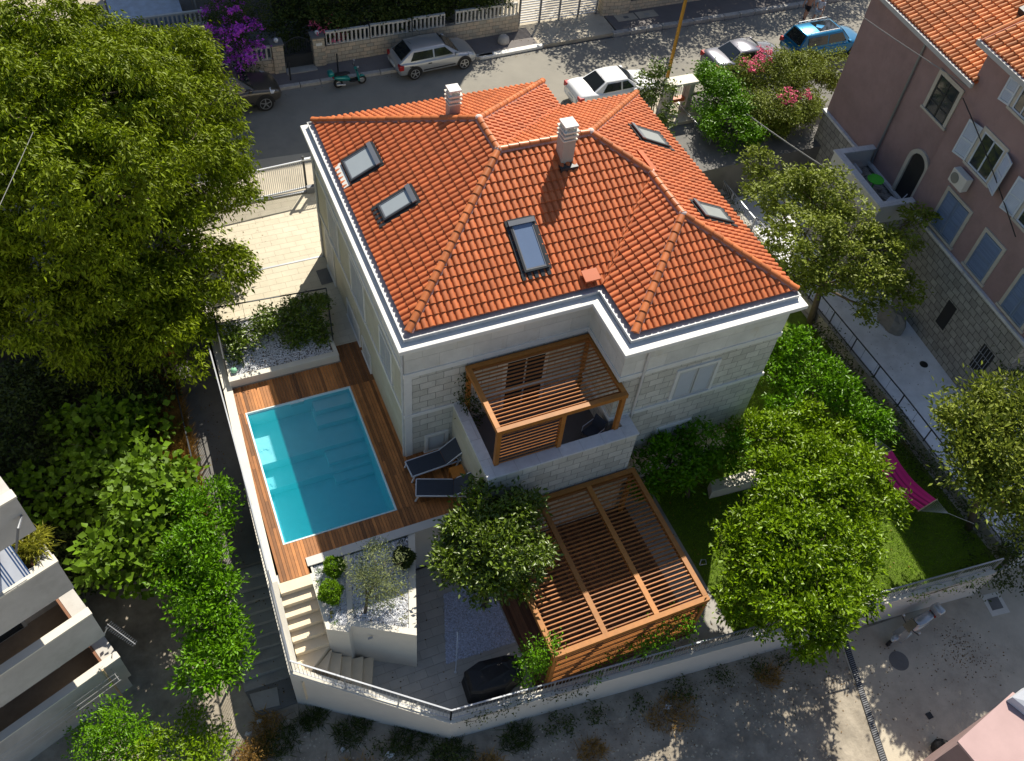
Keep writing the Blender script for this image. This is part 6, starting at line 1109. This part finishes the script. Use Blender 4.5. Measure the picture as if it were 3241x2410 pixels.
def shut(wn, x, y0, y1, z0, z1, m, ang=0.0, hinge=None):
    # louvred leaf, closed against the wall or swung open about its hinge
    b = MB(); b.box((-.045, 0, z0), (-.01, .07, z1)); b.box((-.045, y1 - y0 - .07, z0), (-.01, y1 - y0, z1)); b.box((-.045, .07, z0), (-.01, y1 - y0 - .07, z0 + .08)); b.box((-.045, .07, z1 - .08), (-.01, y1 - y0 - .07, z1)); b.box((-.045, .07, (z0 + z1) / 2 - .04), (-.01, y1 - y0 - .07, (z0 + z1) / 2 + .04)); b.box((-.02, .07, z0 + .08), (-.012, y1 - y0 - .07, z1 - .08))
    z = z0 + .1
    while z < z1 - .1: b.hexa([(-.042, .07, z), (-.042, y1 - y0 - .07, z), (-.02, y1 - y0 - .07, z + .03), (-.02, .07, z + .03)], [(-.038, .07, z + .008), (-.038, y1 - y0 - .07, z + .008), (-.016, y1 - y0 - .07, z + .038), (-.016, .07, z + .038)]); z += .06
    hy = y0 if hinge is None else hinge; T_ = Matrix.Translation((x, hy, 0)) @ Matrix.Rotation(ang, 4, 'Z')
    if hinge is not None and hinge > (y0 + y1) / 2: T_ = T_ @ Matrix.Translation((0, -(y1 - y0), 0))
    o = b.build('shutter', m, wn, mx=pm_ @ T_); return o
for y0, y1, z0, z1 in ((-3.05, -1.38, 1.95, 3.8), (-5.2, -3.9, 1.95, 3.8), (-7.7, -6.2, 1.95, 3.8)):
    wn = surround(y0, y1, z0, z1, 0, fill='shutter_blue'); n_ = 2 if y1 - y0 > 1.4 else 1; w_ = (y1 - y0 - .28) / n_
    for k in range(n_): shut(wn, -.02, y0 + .14 + k * w_, y0 + .14 + (k + 1) * w_ - .015, z0 + .02, z1 - .16, 'shutter_blue')
for y0, y1, z0, z1 in ((-3.0, -1.5, 5.1, 6.7), (-6.2, -4.7, 4.95, 6.5), (-3.2, -2.0, 7.9, 8.95)):
    wn = surround(y0, y1, z0, z1, 0); b = MB()
    for a in (y0 + .14, (y0 + y1) / 2 - .03, y1 - .2): b.box((-.045, a, z0), (-.019, a + .06, z1 - .14))
    b.box((-.045, y0 + .2, z0), (-.019, y1 - .2, z0 + .06)); b.box((-.045, y0 + .2, z1 - .2), (-.019, y1 - .2, z1 - .14)); pb(b, 'frame', 'shutter_white', wn); hw_ = (y1 - y0) / 2
    shut(wn, -.05, y1, y1 + hw_ - .1, z0, z1 - .1, 'shutter_white', R(14), y1); shut(wn, -.05, y0 - hw_ + .1, y0, z0, z1 - .1, 'shutter_white', R(-20), y0)
wn = surround(.35, 1.95, 5.25, 6.95, .22, th=.17, fill='black_plastic'); b = MB()
for a in (.52, 1.1, 1.7): b.box((.16, a, 5.27), (.2, a + .07, 6.78))
b.box((.16, .6, 6.2), (.2, 1.7, 6.26)); b.box((.16, .6, 5.7), (.2, 1.7, 5.74)); pb(b, 'frame', 'dark_metal', wn); b = MB(); b.box((.178, .6, 5.3), (.199, 1.08, 6.75)); b.box((.178, 1.18, 5.3), (.199, 1.68, 6.75)); pb(b, 'pane', 'glass', wn)
for y0, y1 in ((-4.85, -4.3), (-7.45, -6.75)):
    b = MB(); b.box((-.075, y0, -1.1), (-.05, y1, .2)); wn = pb(b, 'cellar_window', 'black_plastic'); b = MB()
    if y0 < -6:
        for k in range(4): b.beam((-.1, y0 + .1 + k * .16, -1.1), (-.1, y0 + .1 + k * .16, .2), .02, .02)
        for z in (-.7, -.2): b.beam((-.1, y0, z), (-.1, y1, z), .02, .02)
        pb(b, 'bars', 'steel_rail', wn)
# arched balcony door
b = MB(); K = 14; yo, yi, zc = .1, .27, 3.15; yc, ro, ri = .72, .68, .5
out = [(yc + ro, 1.2)] + [(yc + ro * math.cos(math.pi * k / K), zc + ro * math.sin(math.pi * k / K)) for k in range(K + 1)] + [(yc - ro, 1.2)]; inn = [(yc + ri, 1.2)] + [(yc + ri * math.cos(math.pi * k / K), zc + ri * math.sin(math.pi * k / K)) for k in range(K + 1)] + [(yc - ri, 1.2)]
n = len(out); vs = [(.12, y, z) for y, z in out] + [(.12, y, z) for y, z in inn] + [(.24, y, z) for y, z in out] + [(.24, y, z) for y, z in inn]; fs = []
for i in range(n - 1): fs += [(i, i + 1, n + i + 1, n + i), (n + i, n + i + 1, 3 * n + i + 1, 3 * n + i), (i + 1, i, 2 * n + i, 2 * n + i + 1)]
ad = pb(b.add(vs, fs), 'arched_door', 'sill'); b = MB(); b.add([(.205, y, z) for y, z in inn], [tuple(range(n))]); pb(b, 'opening', 'black_plastic', ad)
# walled balcony
b = MB(); b.box((-1.75, -.3, -2.45), (.16, 3.5, 1.15)); pb(b, 'balcony_base', 'rubble_stone'); b = MB(); b.box((-1.78, -.32, 1.15), (-1.56, 3.52, 2.05)); b.box((-1.56, -.32, 1.15), (-.06, -.1, 2.05)); b.box((-1.56, 3.3, 1.15), (.2, 3.52, 2.05)); pp = pb(b, 'balcony_parapet', 'render_white'); b = MB(); b.box((-1.83, -.37, 2.05), (-1.5, 3.57, 2.12)); b.box((-1.5, -.37, 2.05), (-.06, -.05, 2.12)); b.box((-1.5, 3.25, 2.05), (.2, 3.57, 2.12)); pb(b, 'coping', 'coping', pp)
# air conditioner
b = MB(); b.box((-.42, -2.35, 4.25), (-.1, -1.5, 4.85)); ac = pb(b, 'air_conditioner', 'render_white', bevel=.02); b = MB(); b.tube([(-.43, -1.78, 4.55), (-.435, -1.78, 4.55)], .22, 20); pb(b, 'fan', 'grey_metal', ac); b = MB(); b.beam((-.4, -2.2, 4.23), (.0, -2.2, 4.23), .03, .03); b.beam((-.4, -1.65, 4.23), (.0, -1.65, 4.23), .03, .03); pb(b, 'bracket', 'steel_rail', ac)
b = MB(); b.hexa([(1.2, -3.4, 9.95), (2.2, -3.4, 10.37), (2.2, -2.6, 10.37), (1.2, -2.6, 9.95)], [(1.1, -3.4, 10.2), (2.1, -3.4, 10.62), (2.1, -2.6, 10.62), (1.1, -2.6, 10.2)]); b2 = b; rf = MB(); rf.hexa([(2.6, 1.0, 9.0), (3.5, 1.0, 9.38), (3.5, 2.0, 9.38), (2.6, 2.0, 9.0)], [(2.55, 1.0, 9.25), (3.45, 1.0, 9.63), (3.45, 2.0, 9.63), (2.55, 2.0, 9.25)]); rw = pb(rf, 'roof_window', 'dark_metal'); rf = MB(); rf.hexa([(2.65, 1.1, 9.27), (3.35, 1.1, 9.565), (3.35, 1.9, 9.565), (2.65, 1.9, 9.27)], [(2.65, 1.1, 9.3), (3.35, 1.1, 9.595), (3.35, 1.9, 9.595), (2.65, 1.9, 9.3)]); pb(rf, 'pane', 'skylight_glass_pale', rw)
# things on the balcony
def on_pink(nm, lb, cat, loc, rz=0.0): w_ = pm_ @ Vector(loc); return empty(nm, w_, lb, cat, None, rz - math.atan(.1))
g = on_pink('balcony_table', 'small table with a bright green cloth on the pink house balcony', 'table', (-.75, 1.6, 1.15)); MB().lathe((0, 0, 0), [(.03, 0), (.03, .7), (.36, .7), (.37, .73), (.02, .74)], 14).build('tabletop', mat('green_cloth', (0.08, 0.50, 0.04), rough=.8), g, mx=g.matrix_basis)
g = on_pink('plastic_chair', 'white slatted plastic chair in front of the arched balcony door', 'chair', (-.45, .45, 1.15), R(120)); mx = g.matrix_basis; MB().box((-.22, -.22, .4), (.22, .22, .43)).build('seat', 'white_frame', g, mx=mx); b = MB()
for k in range(6): b.beam((-.24, -.19 + k * .076, .43), (-.36, -.19 + k * .076, .86), .05, .015, up=(1, 0, .3))
b.beam((-.36, -.22, .87), (-.36, .22, .87), .03, .05); b.build('backrest', 'white_frame', g, mx=mx)
for x in (-.2, .2):
    for y in (-.2, .2): MB().beam((x, y, .4), (x * 1.15, y * 1.15, 0), .03, .03).build('leg', 'white_frame', g, mx=mx)
g = on_pink('drying_rack', 'folding metal drying rack with a pale cloth on the balcony', 'drying rack', (-1.15, 2.3, 1.15)); mx = g.matrix_basis; b = MB()
for k in range(8): b.beam((-.25 + k * .07, -.5, .85), (-.25 + k * .07, .5, .85), .008, .008)
b.beam((-.27, -.5, .85), (.27, -.5, .85), .015, .015); b.beam((-.27, .5, .85), (.27, .5, .85), .015, .015)
for s in (-1, 1): b.beam((-.25, .4 * s, 0), (.25, .4 * s, .85), .015, .015); b.beam((.25, .4 * s, 0), (-.25, .4 * s, .85), .015, .015)
b.build('frame', 'rim', g, mx=mx); MB().hexa([(-.2, -.3, .5), (-.19, -.3, .5), (-.19, .35, .5), (-.2, .35, .5)], [(-.1, -.3, .87), (-.09, -.3, .87), (-.09, .35, .87), (-.1, .35, .87)]).build('cloth', 'cloth_white', g, mx=mx)
tag(MB().tube([pm_ @ Vector((-.2, .05, 1.15)), pm_ @ Vector((-.18, .05, 1.5)), pm_ @ Vector((-.12, .05, 1.62))], [.16, .1, .05], 10).build('red_bag', 'lamp_red'), 'red bag at the end of the pink house balcony wall', 'bag')
wire('black cable hanging down the pink house front', (23.55, 4.0, 7.0), (23.05, -1.2, 4.6), r=.022, sag=-.1, m='wire_dark')
# patio things
tag(MB().lathe((22.5, -1.27, -2.4), [(.17, 0), (.18, .02), (.13, .03), (.12, .015)], 16).build('floor_drain', 'black_plastic'), 'round black drain cover on the grey patio', 'drain')
tp = MB(); vs = []; K = 12
for s, z in ((1, -2.4), (1.0, -2.0), (.85, -1.75), (.4, -1.62)): vs += [(22.55 + .42 * s * math.cos(k * 2 * math.pi / K) * (1 + .1 * math.sin(k * 3)), 1.15 + .75 * s * math.sin(k * 2 * math.pi / K), z + .05 * math.sin(k * 2.2)) for k in range(K)]
tp.add(vs, [(i * K + k, i * K + (k + 1) % K, (i + 1) * K + (k + 1) % K, (i + 1) * K + k) for i in range(3) for k in range(K)] + [tuple(3 * K + k for k in range(K))]); tag(tp.build('covered_heap', mat('grey_tarp', (0.24, 0.23, 0.21), rough=.6, var=.25, ns=4, bump=.4)), 'heap under a grey plastic sheet at the foot of the pink house wall', 'tarpaulin')
for x0, y0, x1, y1, lb in ((19.04, -7.84, 19.74, -7.68, 'shorter orange garden stick among the dark bushes at the right'), (18.95, -8.3, 20.35, -7.95, 'longer orange garden stick among the dark bushes at the right')):
    tag(MB().tube([(x0 + .6, y0, -1.9), (x1 + .6, y1, -1.9)], .03, 7).build('garden_stick', 'red_metal'), lb, 'stick', 'orange sticks')

# ------------------------------------------------------------------ street below the garden wall
struct(MB().prism([(12.25, -9.95), (11.0, -14.5), (10, -20), (60, -20), (60, -6), (22, -9.5), (18.2, -10.3)], -3.31, -3.28).build('road', 'concrete_light'))
gr = empty('drain_grate', (11.9, -12, -3.28), 'long dark drain grate running across the concrete lane', 'drain'); MB().prism([(12.33, -10.0), (12.55, -10.0), (11.1, -14.6), (10.85, -14.6)], -3.3, -3.272).build('frame', 'black_plastic', gr); b = MB()
for k in range(70): t = k / 70; x = 12.44 - 1.46 * t; y = -10.05 - 4.5 * t; b.box((x - .1, y - .012, -3.272), (x + .1, y + .012, -3.262))
b.build('bars', 'grey_metal', gr)
mh = empty('manhole', (13.74, -11.29, -3.28), 'round iron manhole cover in the concrete lane below the scooter', 'manhole'); MB().lathe((13.74, -11.42, -3.28), [(.34, 0), (.34, .008), (.3, .010)], 28).build('cover', 'concrete_dark', mh)
mh = empty('manhole', (18.5, -11.2, -3.28), 'square iron cover in a pale concrete frame near the wall end', 'manhole'); MB().prism([(18.0, -11.3), (18.75, -11.4), (18.9, -10.6), (18.15, -10.5)], -3.28, -3.27).build('frame', 'plaster', mh); MB().prism([(18.17, -11.12), (18.63, -11.18), (18.73, -10.75), (18.28, -10.7)], -3.27, -3.262).build('cover', 'concrete_dark', mh)
tag(MB().prism([(-6.8, -4.82), (-5.95, -4.9), (-6.0, -5.5), (-6.75, -5.42)], -3.3, -3.24).build('concrete_slab', 'concrete'), 'square concrete slab at the foot of the lane steps', 'slab')
tag(MB().box((13.42, -13.42, -3.28), (13.62, -13.22, -3.262)).build('small_cover', 'black_plastic'), 'small black square cover in the lower right lane', 'manhole')
bb = MB(); bb.lathe((13.05, -14.3, -3.28), [(.2, 0), (.26, .1), (.27, .3), (.2, .45), (.07, .55), (.06, .62), (.1, .66)], 12); tag(bb.build('rubbish_bag', 'tarp', smooth=True), 'tied black rubbish bag at the bottom edge beside the pink roof', 'bag')
add('litter', (0.6, 0.62, 0.64), rough=.6)
for i, (x, y, rz, s, lb) in enumerate([(-3.27, -8.15, .4, .16, 'white crumpled paper on the dirt below the slanting wall'), (-6.7, -5.75, 1.2, .12, 'pale broken tile lying beside the concrete slab'), (-7.1, -6.0, 1.0, .12, 'pale stick-like rubble piece left of the slab'), (-4.55, -7.5, .2, .1, 'small white litter scrap under the slanting wall'), (5.5, -9.95, .7, .16, 'torn white plastic bag below the large pergola')]):
    v_ = [(s * math.cos(a + rz) * (1 if k % 2 else .55), s * .6 * math.sin(a + rz), .02 + .05 * (k % 3)) for k, a in enumerate(np.linspace(0, 6.28, 9)[:-1])]; q = MB(); q.add([(x + a, y + c, -3.3 + d) for a, c, d in v_] + [(x, y, -3.2)] + [(x + a, y + c, -3.31) for a, c, d in v_], [(k, (k + 1) % 8, 8) for k in range(8)] + [(9 + k, 9 + (k + 1) % 8, (k + 1) % 8, k) for k in range(8)]); tag(q.build('litter', 'litter'), lb, 'litter', 'litter on the dirt')
ro = empty('corner_roof', (14, -15.5, -3.3), 'flat dusty-pink roof cut by the lower right corner', 'roof'); MB().prism([(10.45, -14.82), (12.6, -14.35), (14, -17), (10.9, -18)], -3.3, 2.0).build('wall', 'pink_plaster', ro); MB().prism([(10.35, -14.78), (12.72, -14.28), (14.2, -17), (10.8, -18)], 2.0, 2.08).build('roof', mat('pink_roof', (0.46, 0.32, 0.31), rough=.85, var=.1, ns=1), ro)
tag(MB().hexa([(12.35, -14.4, 2.1), (13.0, -14.3, 2.1), (13.1, -15.1, 2.1), (12.7, -15.3, 2.1)], [(12.4, -14.42, 2.35), (12.98, -14.35, 2.5), (13.08, -15.05, 2.5), (12.75, -15.2, 2.3)]).build('folded_parasol', 'cloth_white'), 'white folded canvas at the right edge on the pink roof', 'canvas')

# ------------------------------------------------------------------ balcony block at the lower left (local frame: x west-east along its front, y inwards)
add('block_plaster', (0.52, 0.50, 0.465), rough=.9, var=.14, ns=1.1, bump=.08, bs=35, stain=((0.42, 0.40, 0.36), 1.3, .5, .8)); add('tile_floor', (0.33, 0.25, 0.17), rough=.8, var=.2, ns=3); add('brown_board', (0.24, 0.11, 0.06), rough=.7, var=.2)
bk = empty('balcony_block', (-9.95, -3.3, -3.3), 'grey block of flats with stacked balconies in the lower left corner', 'building', rz=R(21.8)); bk.matrix_basis = Matrix.Translation((-9.95, -3.3, -3.3)) @ Matrix.Rotation(R(21.8), 4, 'Z'); mb_ = Matrix.Translation((-9.95, -3.3, 0)) @ Matrix.Rotation(R(21.8), 4, 'Z')
def kb_(b, nm, m, par=None, **k): return b.build(nm, m, par or bk, mx=mb_, **k)
kb_(MB().box((-12, 1.5, -3.4), (-.02, 9, 10.6)), 'wall', 'block_plaster'); kb_(MB().box((-12, .1, -3.4), (-.12, 1.5, -2.3)), 'wall', 'block_plaster')
for i, zt in enumerate((-1.0, 1.97, 4.93, 7.9)):
    kb_(MB().box((-12, .02, zt - 1.42), (-.02, 1.5, zt - 1.1)), 'balcony_floor', 'tile_floor'); p_ = kb_(MB().box((-12, 0, zt - 1.46), (0, .16, zt - .06)), 'parapet', 'block_plaster'); kb_(MB().box((-12, -.03, zt - .06), (.02, .22, zt)), 'coping', 'plaster_cap', p_)
    s2 = kb_(MB().box((-.42, .16, zt - 1.1), (0, 1.5, zt - .12)), 'side_wall', 'block_plaster'); kb_(MB().box((-.5, .22, zt - 1.1), (-.43, 1.48, zt - .02)), 'wind_board', 'brown_board', s2)
    d_ = kb_(MB().box((-3.2, 1.46, zt - 1.1), (-1.4, 1.5, zt + 1.0)), 'balcony_door', 'shutter_grey'); kb_(MB().box((-3.1, 1.44, zt - 1.05), (-1.5, 1.46, zt + .9)), 'pane', 'glass', d_)
kb_(MB().box((-12.2, -.1, 10.6), (.1, 9.2, 10.75)), 'roof', 'concrete')
# striped awning cloth lying over the balcony under the top one
aw = empty('awning', (-11.5, -3.0, 4.2), 'pale awning with dark blue stripes over the second balcony from the top', 'awning'); b1, b2_ = MB(), MB(); x = -6.0
add('awning_white', (0.60, 0.63, 0.70), rough=.8); add('awning_blue', (0.03, 0.08, 0.20), rough=.8)
while x < -.85:
    for wd, bb_ in ((.22, b1), (.035, b2_), (.03, b1), (.035, b2_), (.03, b1), (.035, b2_)):
        bb_.hexa([(x, .02, 4.86), (x + wd, .02, 4.86), (x + wd, 1.45, 6.0), (x, 1.45, 6.0)], [(x, .02, 4.875), (x + wd, .02, 4.875), (x + wd, 1.45, 6.015), (x, 1.45, 6.015)]); x += wd
b1.build('cloth', 'awning_white', aw, mx=mb_); b2_.build('stripes', 'awning_blue', aw, mx=mb_)
tree('potted_palm', 'yellow-green spiky balcony plant with red flowers beside the awning', 'plant', mb_ @ Vector((-.35, .8, 4.0)), [(*(mb_ @ Vector((-.3, .7, 5.0))), .35), (*(mb_ @ Vector((-.05, .9, 4.9))), .25)], 'leaf_palm', .03, seed=140, leaf=.24, asp=.09, dens=22, per=14, cs=.08, droop=.2, inner=.1, whorl=3.0)
def antenna(nm, lb, p, q, n, el):
    p, q = Vector(p), Vector(q); r_ = empty(nm, p, lb, 'antenna', 'television antennas'); MB().tube([p, q], .014, 6).build('boom', 'rim', r_); b = MB(); s = (q - p).cross(Vector((0, 0, 1))).normalized()
    for k in range(n): c = p.lerp(q, (k + .5) / n); b.tube([c - s * el * (1 - .3 * k / n), c + s * el * (1 - .3 * k / n)], .005, 4)
    b.build('elements', 'rim', r_); return r_
a_ = antenna('tv_antenna', 'long television antenna sticking out from the balcony block', (-9.95, -2.7, 0), (-9.3, -3.6, 0), 15, .13); MB().tube([(-10.1, -2.95, -.1), (-9.97, -2.8, -.02)], .02, 6).build('arm', 'rim', a_)
antenna('tv_antenna', 'wide grid antenna standing inside the lowest visible balcony', tuple(mb_ @ Vector((-1.1, .5, .1))), tuple(mb_ @ Vector((-.5, .75, .45))), 9, .22)
tag(MB().tube([mb_ @ Vector((-.55, -.1, -.9)), mb_ @ Vector((-.52, -.14, -3.2))], .035, 8).build('mast', 'pale_wood'), 'pale bamboo-like mast standing in front of the lowest balcony', 'mast')
cl = empty('clothes_line', mb_ @ Vector((-2, -.3, -1.3)), 'clothes lines strung in front of the lowest balcony', 'clothes line'); b = MB()
for k in range(3): b.tube([mb_ @ Vector((-4, -.2 - k * .14, -1.35)), mb_ @ Vector((-.3, -.2 - k * .14, -1.35))], .006, 4)
b.build('lines', 'rope', cl); b = MB()
for x in (-3.9, -.35): b.beam(mb_ @ Vector((x, 0, -1.35)), mb_ @ Vector((x, -.5, -1.35)), .02, .02)
b.build('brackets', 'rim', cl)
rk = empty('balcony_rail', mb_ @ Vector((-3, 0, 5)), 'thin white handrail in front of the striped awning', 'railing'); b = MB(); b.tube([mb_ @ Vector((-4.5, -.12, 5.1)), mb_ @ Vector((-.75, -.12, 5.1))], .015, 6)
for k in range(5): b.tube([mb_ @ Vector((-4.4 + k * .85, -.12, 5.1)), mb_ @ Vector((-4.4 + k * .85, -.02, 4.9))], .01, 5)
b.build('rail', 'rim', rk)
tag(MB().tube([mb_ @ Vector((-.1, -.02, 7.2)), mb_ @ Vector((-.3, -.3, 7.25)), mb_ @ Vector((-.6, -.35, 6.6))], .03, 6).build('drain_spout', 'grey_metal'), 'bent drain spout on the face of the top balcony', 'pipe')
